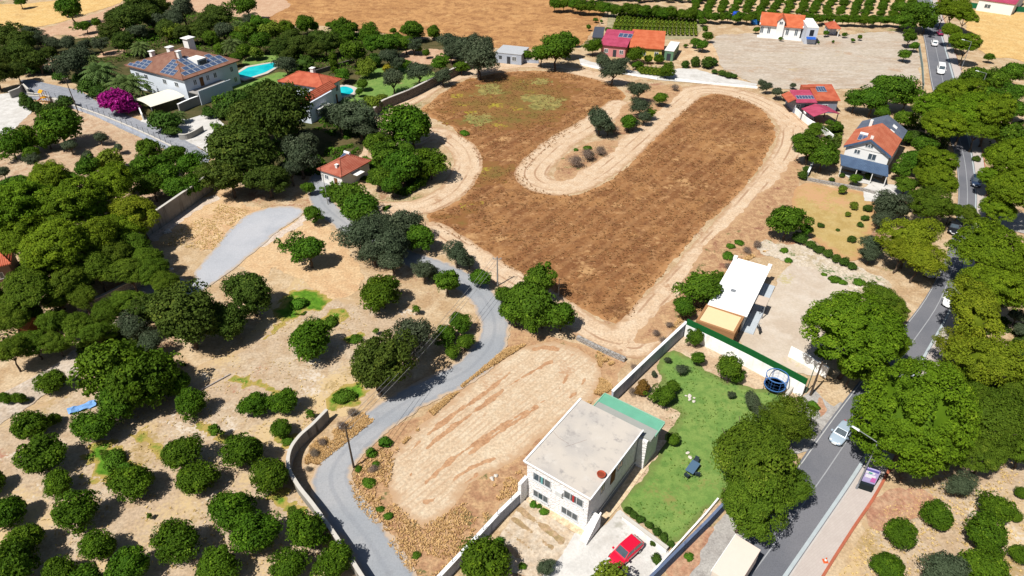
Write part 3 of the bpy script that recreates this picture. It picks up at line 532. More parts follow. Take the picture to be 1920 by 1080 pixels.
# ------------------------------------------------------------------ buildings
class Frame:
    """a house placed by three roof corners of the photograph at height z: front left A, front right B, back right C"""
    def __init__(s, name, A, B, Cc, z, label, cat, group=None):
        a, b, c = at(*A, z), at(*B, z), at(*Cc, z); u = (b-a); s.W = u.length; u.normalize(); v = Vector((-u.y, u.x, 0)); s.D = (c-b).dot(v)
        s.u, s.v, s.o = u, v, Vector((a.x, a.y, 0)); s.r = empty(name, s.o, math.atan2(u.y, u.x)); tag(s.r, label, cat, group)
    def loc(s, x, y, z):
        p = at(x, y, z)-s.o; return (p.dot(s.u), p.dot(s.v), z)
def walls(r, W, D, h, mat, i=.25, z0=0.0, name='wall'): return MB().box(i, W-i, i, D-i, z0, h).build(name, mat, r)
def hip(r, W, D, z, rh, mat, along='x', ridge=.5, t=.18, name='roof'):
    if along == 'x': a, b = Vector((W*(1-ridge)/2, D/2, z+rh)), Vector((W*(1+ridge)/2, D/2, z+rh))
    else: a, b = Vector((W/2, D*(1-ridge)/2, z+rh)), Vector((W/2, D*(1+ridge)/2, z+rh))
    q = [(0,0,z),(W,0,z),(W,D,z),(0,D,z)]; m = MB(); v = q+[tuple(a), tuple(b)]+[(x,y,z-t) for x,y,_ in q]
    tops = [(0,1,5,4),(1,2,5),(2,3,4,5),(3,0,4)] if along == 'x' else [(0,1,4),(1,2,5,4),(2,3,5),(3,0,4,5)]
    o = m.add(v, tops+[(0,6,7,1),(1,7,8,2),(2,8,9,3),(3,9,6,0),(9,8,7,6)]).build(name, mat, r)
    rc = MB(); ed = [(q[0],a),(q[3],a),(q[1],b),(q[2],b)] if along == 'x' else [(q[0],a),(q[1],a),(q[2],b),(q[3],b)]
    for p, e in ed+[(a,b)]:
        if (Vector(p)-Vector(e)).length > .1: rc.tube(Vector(p)+Vector((0,0,.02)), Vector(e)+Vector((0,0,.02)), .11, n=6)
    rc.build('ridge_cap', mat, o); return o
def gable(r, W, D, z, rh, mat, along='y', t=.2, wallmat=None, i=.3, name='roof', y0=0.0):
    if along == 'y':
        m = MB().slab([(0,y0,z),(W/2,y0,z+rh),(W/2,y0+D,z+rh),(0,y0+D,z)], t).slab([(W/2,y0,z+rh),(W,y0,z),(W,y0+D,z),(W/2,y0+D,z+rh)], t); o = m.build(name, mat, r)
        if wallmat: MB().add([(i,y0+i,z-t),(W-i,y0+i,z-t),(W/2,y0+i,z+rh-t*1.6),(i,y0+D-i,z-t),(W-i,y0+D-i,z-t),(W/2,y0+D-i,z+rh-t*1.6)], [(0,1,2),(3,5,4),(0,2,5,3),(1,4,5,2),(0,3,4,1)]).build('gable_wall', wallmat, r)
    else:
        m = MB().slab([(0,0,z),(W,0,z),(W,D/2,z+rh),(0,D/2,z+rh)], t).slab([(0,D/2,z+rh),(W,D/2,z+rh),(W,D,z),(0,D,z)], t); o = m.build(name, mat, r)
        if wallmat: MB().add([(i,i,z-t),(i,D-i,z-t),(i,D/2,z+rh-t*1.6),(W-i,i,z-t),(W-i,D-i,z-t),(W-i,D/2,z+rh-t*1.6)], [(0,2,1),(3,4,5),(0,3,5,2),(1,2,5,4),(0,1,4,3)]).build('gable_wall', wallmat, r)
    return o
def window(r, side, c, z, w, h, W, D, i=.25, frame=None, name='window', bars=2, sill=False, y0=0.0):
    """frame standing 5 cm proud of the wall, with a dark pane between its bars"""
    frame = frame or flat('white_frame', C(236,236,236,.75), .5); d = .06
    P = {'f': lambda a, o: (a, i-o+y0), 'b': lambda a, o: (a, D-i+o), 'r': lambda a, o: (W-i+o, a), 'l': lambda a, o: (i-o, a)}[side]
    def bx(m, a0, a1, z0, z1, o0, o1):
        p, q = P(a0, o0), P(a1, o1); m.box(min(p[0],q[0]), max(p[0],q[0]), min(p[1],q[1]), max(p[1],q[1]), z0, z1)
    m = MB(); t = min(.09, w*.12)
    bx(m, c-w/2, c+w/2, z-h/2, z-h/2+t, -.02, d); bx(m, c-w/2, c+w/2, z+h/2-t, z+h/2, -.02, d)
    for k in range(bars+1): a = c-w/2+(w-t)*k/bars; bx(m, a, a+t, z-h/2+t, z+h/2-t, -.02, d)
    o = m.build(name, frame, r); g = MB(); bx(g, c-w/2+t*.5, c+w/2-t*.5, z-h/2+t*.5, z+h/2-t*.5, -.02, d*.5); g.build('pane', glass(), o)
    if sill: s = MB(); bx(s, c-w/2-.1, c+w/2+.1, z-h/2-.1, z-h/2-.003, -.02, .16); s.build('sill', frame, o)
    return o
def chimney(r, x, y, z0, z1, s, mat, cap=True):
    o = MB().box(x-s/2, x+s/2, y-s/2, y+s/2, z0, z1).build('chimney', mat, r)
    if cap: MB().box(x-s*.68, x+s*.68, y-s*.68, y+s*.68, z1+.003, z1+.15).build('chimney_cap', mat, o)
M_SOLAR = NT('solar_cells', .18, .5); _o = M_SOLAR.obj(); _b = M_SOLAR.n('TexBrick'); M_SOLAR.put(_b.inputs['Vector'], _o); _b.inputs['Scale'].default_value = 1.0; _b.offset = 0
_b.inputs['Brick Width'].default_value = .33; _b.inputs['Row Height'].default_value = .33; _b.inputs['Mortar Size'].default_value = .012; _b.inputs['Color1'].default_value = (.025,.045,.10,1); _b.inputs['Color2'].default_value = (.035,.06,.13,1); _b.inputs['Mortar'].default_value = (.16,.2,.26,1)
M_SOLAR.color(_b.outputs['Color']); M_SOLAR = M_SOLAR.m
def panel(r, P, n, off=.12):
    """solar panel: corner P and its two edge vectors; stands off the roof by off"""
    p, a, b = Vector(P), Vector(n[0]), Vector(n[1]); k = a.cross(b).normalized(); p = p+k*off
    fr = MB(); vs = [p, p+a, p+a+b, p+b]; fr.add(vs+[v-k*.05 for v in vs], [(0,1,2,3),(7,6,5,4),(0,4,5,1),(1,5,6,2),(2,6,7,3),(3,7,4,0)]); o = fr.build('solar_panel', flat('panel_frame', C(196,204,214), .35, .5), r)
    e = .05; q = p+a*e+b*e+k*.006; MB().poly([q, q+a*(1-2*e), q+a*(1-2*e)+b*(1-2*e), q+b*(1-2*e)]).build('cells', M_SOLAR, o)
def heater(r, x, y, z, rz=0.0):
    """solar water heater: tank on a rack with two tilted collectors"""
    o = MB().tube((x-.75, y, z+.85), (x+.75, y, z+.85), .3, n=12).build('water_tank', flat('tank_white', C(240,240,240,.75), .35, .5), r)
    m = MB()
    for sx in (-.7, .7): m.tube((x+sx, y, z-.2), (x+sx, y, z+.6), .03, n=5); m.tube((x+sx, y-1.5, z+.0), (x+sx, y, z+.6), .03, n=5)
    m.build('rack', flat('grey_steel', C(150,154,160), .5, .4), o)
    for sx in (-.8, .05): panel(r, (x+sx, y-1.6, z+.02), ((.75,0,0), (0,1.5,.62)), .06)

STUCCO = flat('white_stucco', C(240,238,234,.75), .85, .15, vary=.06, scale=.5); BLUEWHITE = flat('pale_blue_stucco', C(222,230,240,.74), .85, .15, vary=.08)
STONE = masonry('white_stone', C(248,246,246,.82), C(240,237,235,.81), C(234,230,228,.78)); RED = tiles('terracotta_tiles', C(224,122,90), C(200,98,70)); REDY = tiles('terracotta_tiles_side', C(232,138,104), C(214,116,84), 'y')
FADED = tiles('faded_red_tiles', C(206,124,100), C(186,98,76)); BROWNT = tiles('brown_roof_tiles', C(168,124,104), C(150,104,86)); GREYT = tiles('grey_roof_sheets', C(122,132,150), C(106,116,136), 'y')
BLUET = tiles('blue_grey_roof_sheets', C(96,120,152), C(84,106,138)); PINK = tiles('pink_roof_sheets', C(212,90,122), C(190,74,104)); ORANGE = tiles('orange_roof_tiles', C(238,132,90), C(220,112,72)); DARK = flat('dark_roof', C(84,88,100))
CONC = flat('concrete', C(176,172,166), .9, .1, vary=.2, scale=.7); STEEL = flat('grey_steel', C(150,154,160), .5, .4); WOOD = flat('brown_wood', C(134,92,58), .8, .15); IRON = flat('dark_iron', C(60,64,72), .5, .4)
YELLOW = flat('yellow_stucco', C(232,214,120), .85, .15); PINKW = flat('pink_stucco', C(226,150,150), .85, .15)

# foreground: flat roofed stone house
def main_house():
    f = Frame('stone_house', (982,865), (1107,937), (1208,808), 6.0, 'two storey white stone house with flat concrete roof and green edged rear annexe', 'house'); r, W, D = f.r, f.W, f.D
    walls(r, W, D, 5.75, STONE, .28)
    n = NT('roof_screed', .9, .12); o = n.obj(); c = n.mix(n.step(n.noise(.22, o, 5), .35, .66), C(222,212,200), C(204,197,190)); c = n.mix(n.step(n.noise(.5, n.mapping(o, loc=(9,3,0)), 6, .65), .52, .72), c, C(226,218,208)); c = n.mix(n.step(n.noise(.8, n.mapping(o, loc=(2,7,0)), 6, .7), .52, .74), c, C(176,170,166))
    n.color(c); n.bump(n.noise(6, o, 4), .02)
    roof = MB().prism([(0,0),(W,0),(W,D),(.2*W,D+.0),(0,D)], 5.753, 6.0).build('roof', n.m, r); cop = flat('white_coping', C(244,244,244,.78), .7)
    MB().box(-.06,.16,-.06,D+.06,6.003,6.14).box(.163,W+.06,-.06,.1,6.003,6.10).box(W-.08,W+.06,.103,D+.06,6.003,6.06).build('coping', cop, roof)
    cr = MB()
    for q in (((.2,5.4),(1.2,5.0),(2.6,4.9)), ((2.5,4.3),(3.3,5.6),(3.9,6.6))):
        for p_, q_ in zip(q, q[1:]): cr.tube((*p_,6.004),(*q_,6.004),.014,n=4)
    cr.build('roof_cable', flat('cable_brown', C(150,128,118)), roof)
    # annexe behind, a step lower
    q = [f.loc(x, y, 5.0) for x, y in ((1109,757),(1130,739),(1246,792),(1207,834))]; y1 = (q[1][1]+q[2][1])/2; xr = q[2][0]
    MB().box(1.8, xr-.3, D-.25, y1-.3, 0, 4.75).build('annexe_wall', STONE, r); an = MB().box(1.5, xr, D+.05, y1, 4.753, 5.0).build('annexe_roof', flat('grey_screed', C(176,178,172), .9, .1, vary=.1), r)
    MB().box(1.5, xr, y1-1.5, y1-.02, 5.003, 5.03).build('green_membrane', flat('green_membrane', C(118,190,160), .7, vary=.18, scale=.8), an); MB().box(1.45, xr+.05, y1+.003, y1+.12, 4.8, 5.16).box(xr+.003, xr+.12, D+1, y1, 4.8, 5.1).box(1.38,1.497,D+.06,y1,4.8,5.1).build('edging', flat('green_edging', C(150,206,180)), an)
    # outside stair block at the front right corner, plinth pipe along the shaded side
    st = MB(); ns = 10
    for k in range(ns): y = 1.6-(k+1)*.26; st.box(W-.277, W+.5, y, y+.26, 0, 2.2*(1-(k+.5)/ns))
    st.build('outside_stair', STUCCO, r); MB().add([(W+.502,1.62,0),(W+.502,-1.2,0),(W+.502,-1.2,.5),(W+.502,1.62,2.6),(W+.68,1.62,0),(W+.68,-1.2,0),(W+.68,-1.2,.5),(W+.68,1.62,2.6)], [(0,1,2,3),(4,7,6,5),(0,4,5,1),(1,5,6,2),(2,6,7,3),(3,7,4,0)]).build('stair_wall', STONE, r)
    pp = MB(); pp.tube((W-.18,1.7,1.1),(W-.18,D+.5,1.1),.05,n=6).tube((W-.18,D-.6,1.1),(W-.18,D-.6,5.7),.05,n=6).build('drainpipe', STEEL, r); MB().box(W-.277,W-.10,1.65,D,0,.35).build('plinth', CONC, r)
    gf = flat('grey_window_frame', C(206,208,210,.7), .5)
    for c, z, w, h in ((.27*W,4.25,2.3,1.25), (.75*W,4.25,2.4,1.25), (.26*W,1.45,2.0,1.15), (.71*W,1.45,2.1,1.15)):
        o = window(r, 'f', c, z, w, h, W, D, .28, gf, bars=3, sill=True)
        if z > 4: MB().box(c-.12, c+.12, .205, .235, z-h/2+.1, z+h/2-.1).build('curtain', flat('red_curtain' if c > W/2 else 'teal_curtain', C(196,50,50) if c > W/2 else C(120,190,190)), o)
    MB().box(.50*W,.50*W+.8,-.05,.277,3.6,4.3).build('air_conditioner', flat('ac_white', C(224,226,226,.7), .5), r); MB().box(-.02,.4,-1.0,.3,0,3.4).build('buttress', STONE, r)
    window(r, 'r', 3.2, 4.3, .9, 1.5, W, D, .28, gf); window(r, 'r', 7.0, 4.3, 1.2, 1.2, W, D, .28, gf); MB().box(W-.29,W-.2,5.0,5.9,3.003,5.0).build('door', WOOD, r)
    return f
MH = main_house()
_p = at(1127, 892, 6.1); r = empty('clay_bowl', (_p.x, _p.y, 6.0)); tag(r, 'round terracotta bowl standing on the flat concrete roof', 'bowl')
MB().lathe([(.25,0),(.42,.2),(.48,.42),(.41,.42),(.3,.2),(.05,.16)], 18).build('bowl', flat('terracotta', C(196,88,60)), r); MB().lathe([(.38,.3),(.01,.31)], 14).build('soil', flat('potting_soil', C(150,70,46)), r)

def white_annex():
    f = Frame('flat_roofed_bungalow', (1327,570), (1401,593), (1470,508), 3.2, 'long single storey bungalow with bright white flat roof on the beige gravel yard', 'house'); r, W, D = f.r, f.W, f.D
    walls(r, W, D, 3.0, STUCCO, .35); rf = MB().box(0, W, 0, D, 3.003, 3.2).build('roof', flat('bright_white_roof', C(252,252,252,.85), .7, vary=.03), r); MB().box(W-.5,W+.1,D-.7,D+.1,3.203,3.75).build('roof_post', STUCCO, rf); MB().box(-.1,.5,D-.7,D+.1,3.203,3.6).build('roof_post', STUCCO, rf)
    MB().box(2.0,2.7,4.8,5.4,3.203,3.36).build('roof_vent', STEEL, rf)
    MB().box(W+.003, W+1.7, 4.6, 6.9, 2.5, 2.62).build('porch_roof', flat('porch_beige', C(226,206,188)), r); MB().box(W+1.5,W+1.62,4.7,4.82,0,2.497).build('porch_post', STEEL, r); MB().box(W+1.5,W+1.62,6.7,6.82,0,2.497).build('porch_post', STEEL, r)
    MB().box(W-.3, W+1.4, .3, D-.3, 0, .22).build('terrace', flat('terrace_tile', C(206,214,222)), r); window(r, 'r', 9.5, 1.7, 1.6, 1.2, W, D, .35); window(r, 'r', 12.5, 1.7, 1.2, 1.2, W, D, .35); window(r, 'r', 2.4, 1.7, 1.6, 1.2, W, D, .35); MB().box(W-.36,W-.28,5.2,6.2,.223,2.3).build('door', WOOD, r)
    f = Frame('thatched_pergola', (1305,601), (1378,626), (1407,597), 3.0, 'tan thatched pergola adjoining the white flat roofed bungalow', 'pergola'); r, W, D = f.r, f.W, f.D; D = max(D, 4)
    n = NT('thatch', .95, .05); n.color(n.mix(n.noise(8, n.mapping(n.obj(), (1,.1,1)), 4), C(172,124,84), C(198,150,106))); th = n.m
    MB().box(.35,W-.35,.35,D-.35,2.85,2.93).build('canopy', flat('cream_canvas', C(246,218,172,.68), .9, .1, vary=.05), r)
    MB().box(0,W,0,.345,2.7,3.05).box(0,W,D-.345,D,2.7,3.05).box(0,.345,.348,D-.348,2.7,3.05).box(W-.345,W,.348,D-.348,2.7,3.05).build('thatch_border', th, r); MB().box(.05,W-.05,.03,.1,1.3,2.697).box(W-.1,W-.03,.1,D*.5,1.6,2.697).build('reed_screen', th, r)
    for x in (.2, W-.2):
        for y in (.2, D-.2): MB().tube((x,y,0),(x,y,2.69),.07,n=6).build('post', WOOD, r)
    return f
white_annex()

def cottage():
    f = Frame('cottage', (594,317), (640,332), (694,300), 3.0, 'small white cottage with faded red hipped tile roof among the trees', 'house'); r, W, D = f.r, f.W, f.D
    walls(r, W, D, 2.85, STUCCO, .45); hip(r, W, D, 3.0, 1.7, FADED, 'y', .25); chimney(r, W*.62, 1.6, 3.2, 4.3, .5, STUCCO); window(r, 'f', W*.3, 1.6, 1, 1, W, D, .45); window(r, 'r', D*.6, 1.6, 1.2, 1.1, W, D, .45); MB().box(W*.6,W*.6+.9,.40,.447,.0,2.0).build('door', WOOD, r); MB().box(W-.44,W+1.2,D*.35,D*.6,2.2,2.28).build('awning', STUCCO, r)
    heater(r, W*.3, D*.78, 3.5)
cottage()

def orange_house():
    f = Frame('orange_roofed_house', (520,152), (608,166), (635,147), 5.4, 'pale blue house with bright orange red hipped roof beside the rounded pool', 'house'); r, W, D = f.r, f.W, f.D
    walls(r, W, D, 5.2, BLUEWHITE, .5); hip(r, W, D, 5.4, 1.9, RED, 'y' if D > W else 'x', .4); chimney(r, W*.55, D*.62, 6, 8.2, .9, STUCCO)
    xw, yw, _ = f.loc(572,194,5.2); xw = max(xw, 1.0); MB().box(xw+.5, W*.9-.5, yw+.5, .5, 0, 4.95).build('wing_wall', BLUEWHITE, r); xm = (xw+W*.9)/2
    MB().slab([(xw,yw,5.1),(W*.9,yw,5.1),(xm,yw+3.2,6.5)], .16).slab([(W*.9,yw,5.1),(W*.9,D*.4,5.1),(xm,D*.4,6.5),(xm,yw+3.2,6.5)], .16).slab([(xw,D*.4,5.1),(xw,yw,5.1),(xm,yw+3.2,6.5),(xm,D*.4,6.5)], .16).build('wing_roof', RED, r)
    for y in (.3, .75): window(r, 'r', D*y, 3.6, 1.1, 1.6, W, D, .5)
    window(r, 'f', W*.3, 3.6, 1.2, 1.2, W, D, .5); window(r, 'f', W*.7, 3.6, 1.2, 1.2, W, D, .5); MB().box(W-.51,W-.43,D*.62,D*.7,.0,2.2).build('door', WOOD, r)
    f = Frame('garden_shed', (576,199), (597,205), (612,192), 3.0, 'white flat roofed annexe shed below the orange roofed house', 'shed'); r, W, D = f.r, f.W, f.D
    walls(r, W, D, 2.8, BLUEWHITE, .1); MB().box(0,W,0,D,2.803,2.96).box(W*.45,W*.5,0,D,2.963,3.02).build('roof', STUCCO, r); MB().box(W*.2,W*.55,.04,.097,0,2.1).build('door', STEEL, r); window(r, 'r', D*.5, 2, .9, .9, W, D, .1)
orange_house()

def villa():
    f = Frame('villa', (233,122), (343,150), (446,112), 6.3, 'large pale villa with brown hipped roof covered in solar panels', 'house'); r, W, D = f.r, f.W, f.D; rh = 3.4
    walls(r, W, D, 6.1, BLUEWHITE, .7); hip(r, W, D, 6.3, rh, BROWNT, 'y', .18, .25)
    ym = D*.41; sl = rh/(D*.41)
    F_ = lambda x, t: (x, t*ym, 6.3+rh*t)                      # point on the front slope
    def fp(x, t, w, dt): panel(r, F_(x, t), ((w,0,0), (0, dt*ym, dt*rh)), .1)
    for k in range(6):
        for j in range(3):
            x = W*.60+j*1.75; t = .06+.125*k
            if x+1.7 < W-W/2*t-.5: fp(x, t, 1.65, .115)
    for k in range(3):
        for j in range(4):
            if W*.05+j*1.75 > W/2*(.05+.13*k)+.2: fp(W*.05+j*1.75, .03+.13*k, 1.65, .12)
    R_ = lambda y, t: (W-t*W/2, y, 6.3+rh*t)
    for k in range(4):
        for j in range(9):
            y = 1.6+j*1.75; t = .10+.15*k
            if y > t*ym+.6 and y+1.7 < D-t*ym-.4 and not (3 < j < 6 and k > 1): panel(r, R_(y, t), ((0,1.65,0), (-.135*W/2,0,.135*rh)), .1)
    dm = MB().box(W*.70,W*.86,D*.42,D*.58,6.9,8.6).build('dormer', STUCCO, r); MB().box(W*.862,W*.87,D*.44,D*.56,7.2,8.3).build('dormer_window', glass(), dm)
    chimney(r, W*.22, D*.30, 6.8, 9.2, 1.0, STUCCO); chimney(r, W*.40, D*.45, 8.0, 10.2, 1.3, STUCCO); chimney(r, W*.47, D*.72, 8, 11.6, 2.0, STUCCO); chimney(r, W*.64, D*.36, 8.0, 10.4, .9, STUCCO)
    for x in (.15, .3, .62, .82): window(r, 'f', W*x, 4.2, 1.4, 1.3, W, D, .7)
    for y, z in ((.2,4.5),(.42,4.5),(.55,4.5),(.85,4.5),(.88,1.6)): window(r, 'r', D*y, z, 1.0, 1.4, W, D, .7)
    MB().box(W-.71,W-.63,D*.28,D*.34,3.0,5.2).build('door', WOOD, r)
    MB().box(W-.69,W+3.2,1.0,D*.62,2.7,2.9).build('terrace', CONC, r); MB().box(W+3.203,W+3.35,1.0,D*.62,0,3.7).build('parapet', BLUEWHITE, r)
    f = Frame('carport', (282,199), (346,179), (317,165), 2.7, 'white curved canopy carport beside the magenta bougainvillea', 'carport'); r, W, D = f.r, f.W, f.D; m = MB(); n = 10
    prof = [(D*(i/n), 2.5+.75*math.sin(math.pi*(.12+.76*i/n))-.28) for i in range(n+1)]
    for i in range(n): m.slab([(0,prof[i][0],prof[i][1]),(W,prof[i][0],prof[i][1]),(W,prof[i+1][0],prof[i+1][1]),(0,prof[i+1][0],prof[i+1][1])], .07)
    m.build('canopy', flat('cream_sheet', C(244,238,218,.72), .6, vary=.05), r)
    for x in (.2, W-.2):
        for y in (.3, D-.3): MB().tube((x,y,0),(x,y,2.45),.07,n=6).build('post', STEEL, r)
villa()

def far_houses():
    f = Frame('grey_shed', (928,98), (978,103), (984,88), 3.0, 'long low grey shed at the far edge of the brown field', 'shed'); r, W, D = f.r, f.W, f.D; g = flat('grey_render', C(186,194,208,.66), .9, .1)
    walls(r, W, D, 2.9, g, .1); MB().box(0,W,0,D,2.903,3.05).build('roof', flat('pale_roof', C(204,206,210)), r); window(r, 'f', W*.2, 1.7, .9, .9, W, D, .1, IRON); window(r, 'f', W*.72, 1.6, 1.3, 1.3, W, D, .1); MB().box(W*.45,W*.45+1,.03,.097,0,2.1).build('door', IRON, r)
    f = Frame('pink_house', (1124,82), (1176,87), (1182,68), 3.6, 'pink house with bright pink sheet roof beside the orange roofed yellow house', 'house'); r, W, D = f.r, f.W, f.D
    walls(r, W, D, 3.0, PINKW, .5); MB().slab([(0,0,3.4),(W,0,3.4),(W,D,5.2),(0,D,5.2)], .18).build('roof', PINK, r); MB().add([(.5,.5,3.0),(W-.5,.5,3.0),(W-.5,D-.5,3.0),(.5,D-.5,3.0),(.5,D-.5,4.9),(W-.5,D-.5,4.9)], [(0,1,5,4),(1,2,5),(0,4,3),(2,3,4,5)]).build('upper_wall', PINKW, r)
    window(r, 'f', W*.25, 1.6, 1.2, 1.2, W, D, .5); window(r, 'f', W*.8, 1.6, 1.2, 1.2, W, D, .5); MB().box(W*.5,W*.5+1,.43,.497,0,2.1).build('door', IRON, r)
    for k in range(3): panel(r, (W*.52+k*1.4, D*.55, 3.4+1.8*.55), ((1.3,0,0),(0,D*.25,1.8*.25)), .08)
    f = Frame('yellow_house', (1180,87), (1245,91), (1248,69), 3.6, 'yellow house with orange tiled roof beside the bright pink roof', 'house'); r, W, D = f.r, f.W, f.D
    walls(r, W, D, 3.2, YELLOW, .5); MB().slab([(0,0,3.4),(W,0,3.4),(W,D,5.3),(0,D,5.3)], .18).build('roof', ORANGE, r); MB().add([(.5,.5,3.2),(W-.5,.5,3.2),(W-.5,D-.5,3.2),(.5,D-.5,3.2),(.5,D-.5,5.0),(W-.5,D-.5,5.0)], [(0,1,5,4),(1,2,5),(0,4,3),(2,3,4,5)]).build('upper_wall', YELLOW, r)
    window(r, 'f', W*.42, 1.7, 1.5, 1.2, W, D, .5); window(r, 'f', W*.8, 1.7, 1.2, 1.2, W, D, .5); MB().box(W*.2,W*.2+1,.43,.497,0,2.1).build('door', WOOD, r)
    f = Frame('white_shed', (1246,94), (1264,96), (1266,78), 3.0, 'small white roofed shed against the yellow house', 'shed'); r, W, D = f.r, f.W, f.D
    walls(r, W, D, 2.85, flat('green_sheeting', C(110,150,120)), .1); MB().box(0,W,0,D,2.853,3.0).build('roof', STUCCO, r); MB().box(W*.3,W*.7,.02,.097,0,2.1).build('door', IRON, r)
    f = Frame('dark_shed', (1110,69), (1130,70), (1135,53), 3.0, 'dark grey roofed shed behind the bright pink roof', 'shed'); r, W, D = f.r, f.W, f.D
    walls(r, W, D, 2.8, flat('grey_boards', C(110,112,118)), .2); MB().slab([(0,0,2.9),(W,0,2.9),(W,D,3.4),(0,D,3.4)], .12).build('roof', DARK, r); MB().box(W*.3,W*.7,.12,.197,0,2.1).build('door', IRON, r)
    # the white villa across the bare lot
    f = Frame('white_villa', (1424,46), (1507,53), (1511,36), 3.6, 'white villa with long orange tile roof and central dormer across the bare lot', 'house'); r, W, D = f.r, f.W, f.D
    walls(r, W, D, 3.5, STUCCO, .6); gable(r, W, D, 3.6, 2.6, ORANGE, 'x', .2, STUCCO, .6); a, b = W*.40, W*.56
    dm = MB().prism([(a,-.3),(b,-.3),(b,D*.45),(a,D*.45)], 0, 5.2).add([(a,-.3,5.2),(b,-.3,5.2),((a+b)/2,-.3,6.3),(a,D*.5,5.2),(b,D*.5,5.2),((a+b)/2,D*.5,6.3)], [(0,1,2),(0,2,5,3),(1,4,5,2),(3,5,4)]).build('dormer', STUCCO, r)
    MB().slab([(a-.3,-.6,5.1),((a+b)/2,-.6,6.55),((a+b)/2,D*.5,6.55),(a-.3,D*.5,5.1)], .14).slab([((a+b)/2,-.6,6.55),(b+.3,-.6,5.1),(b+.3,D*.5,5.1),((a+b)/2,D*.5,6.55)], .14).build('dormer_roof', ORANGE, r)
    window(r, 'f', (a+b)/2, 4.7, 1.1, 1.0, W, D, .3, y0=-.6)
    for x in (.08, .24, .66, .86): window(r, 'f', W*x, 1.9, W*.075, 2.0, W, D, .6)
    MB().box(0,W,-2.0,.3,0,.3).build('terrace', STUCCO, r); MB().box(0,.3,-.1,D,3.603,4.0).box(W-.3,W,-.1,D,3.603,4.0).build('gable_parapet', STUCCO, r)
    f = Frame('blue_tower', (1514,52), (1536,53), (1537,36), 5.0, 'small pale tower block with dark opening and blue awning beside the white villa', 'outbuilding'); r, W, D = f.r, f.W, f.D
    walls(r, W, D, 5, flat('pale_grey_render', C(206,212,224,.7)), .05); MB().box(0,W,0,D,5.003,5.2).build('roof', STUCCO, r); MB().box(W*.3,W*.65,-.01,.047,2.6,4.4).build('opening', flat('opening_shade', (.01,.012,.02,1)), r); MB().slab([(W*.1,-1.2,1.9),(W*.9,-1.2,1.9),(W*.9,.04,2.3),(W*.1,.04,2.3)], .08).build('awning', flat('blue_canvas', C(40,100,200)), r)  # near-black panel paints the darkness inside the opening
    f = Frame('garden_kiosk', (1553,53), (1577,54), (1577,45), 2.7, 'small garden kiosk with red hipped roof right of the white villa', 'kiosk'); r, W, D = f.r, f.W, f.D; D = max(D, W*.8)
    hip(r, W, D, 2.7, 1.5, RED, 'x', .08); MB().tube((W/2,D/2,4.1),(W/2,D/2,4.7),.14,.08).build('finial', STUCCO, r); MB().box(.4,W-.4,D*.5,D-.4,0,2.5).build('wall', BLUEWHITE, r)
    for x in (.35, W-.35): MB().box(x-.12,x+.12,.3,.54,0,2.52).build('post', STUCCO, r)
    # red roofed farmhouse with solar heaters, and its canopy
    f = Frame('red_farmhouse', (1492,187), (1577,187), (1579,168), 3.6, 'low farmhouse with red roofs carrying solar panels beside the dirt track', 'house'); r, W, D = f.r, f.W, f.D
    walls(r, W, D, 3.2, flat('grey_blue_render', C(150,156,176,.6)), .4); MB().slab([(W*.46,0,3.4),(W,0,3.4),(W,D,5.0),(W*.46,D,5.0)], .16).build('roof', RED, r); MB().slab([(0,-1.0,3.3),(W*.455,-1.0,3.3),(W*.455,D*.7,4.3),(0,D*.7,4.3)], .16).build('lower_roof', PINK, r)
    MB().slab([(-1.8,-.4,3.1),(-.1,-.4,4.0),(-.1,D*.7,4.0),(-1.8,D*.7,3.1)], .14).build('side_roof', RED, r); MB().box(W*.3,W*.6,D*.75,D,3.2,4.9).build('upper_wall', RED, r)
    for k in range(6): panel(r, (W*.05+k*W*.065, .6, 3.3+.22), ((W*.06,0,0),(0,D*.22,.32)), .1)
    for k in range(4): panel(r, (W*.58+k*W*.055, D*.5, 4.25), ((W*.05,0,0),(0,D*.35,.5)), .1)
    window(r, 'f', W*.7, 1.7, 1.4, 1.2, W, D, .4); MB().box(W*.25,W*.25+1,.33,.397,0,2.1).build('door', IRON, r); window(r, 'f', W*.1, 1.7, 1.2, 1.2, W, D, .4)
    f = Frame('red_canopy', (1527,216), (1576,211), (1555,196), 3.0, 'open shelter with gabled red roof in front of the red farmhouse', 'canopy'); r, W, D = f.r, f.W, f.D; D = max(D, 5); gable(r, W, D, 2.7, .9, PINK, 'y', .12)
    for x in (.3, W-.3):
        for y in (.3, D-.3): MB().box(x-.08,x+.08,y-.08,y+.08,0,2.62).build('post', IRON, r)
    # white gabled house with half orange, half grey roof
    f = Frame('gabled_house', (1582,272), (1673,293), (1692,241), 5.2, 'white gabled house with orange and grey roof and blue veranda beside the main road', 'house'); r, W, D = f.r, f.W, f.D; d1 = D*.62; rh = 2.5
    walls(r, W, D, 5.1, STUCCO, .5); gable(r, W, d1, 5.2, rh, REDY, 'y', .3, STUCCO, .5); gable(r, W, D-d1-.05, 5.0, rh, GREYT, 'y', .25, STUCCO, .5, 'rear_roof', d1+.05)
    MB().slab([(.1,-.02,5.17),(W/2,-.02,5.17+rh),(W/2,-.06,5.17+rh),(.1,-.06,5.17)], .5).slab([(W/2,-.02,5.17+rh),(W-.1,-.02,5.17),(W-.1,-.06,5.17),(W/2,-.06,5.17+rh)], .5).build('bargeboard', BLUET, r)
    window(r, 'f', W*.5, 6.0, 1.6, .8, W, D, .5, bars=3); window(r, 'f', W*.3, 4.3, 1.2, 1.0, W, D, .5); window(r, 'f', W*.62, 3.9, 1.6, 1.4, W, D, .5); heater(r, W*.3, 2.6, 5.2+rh*.55)
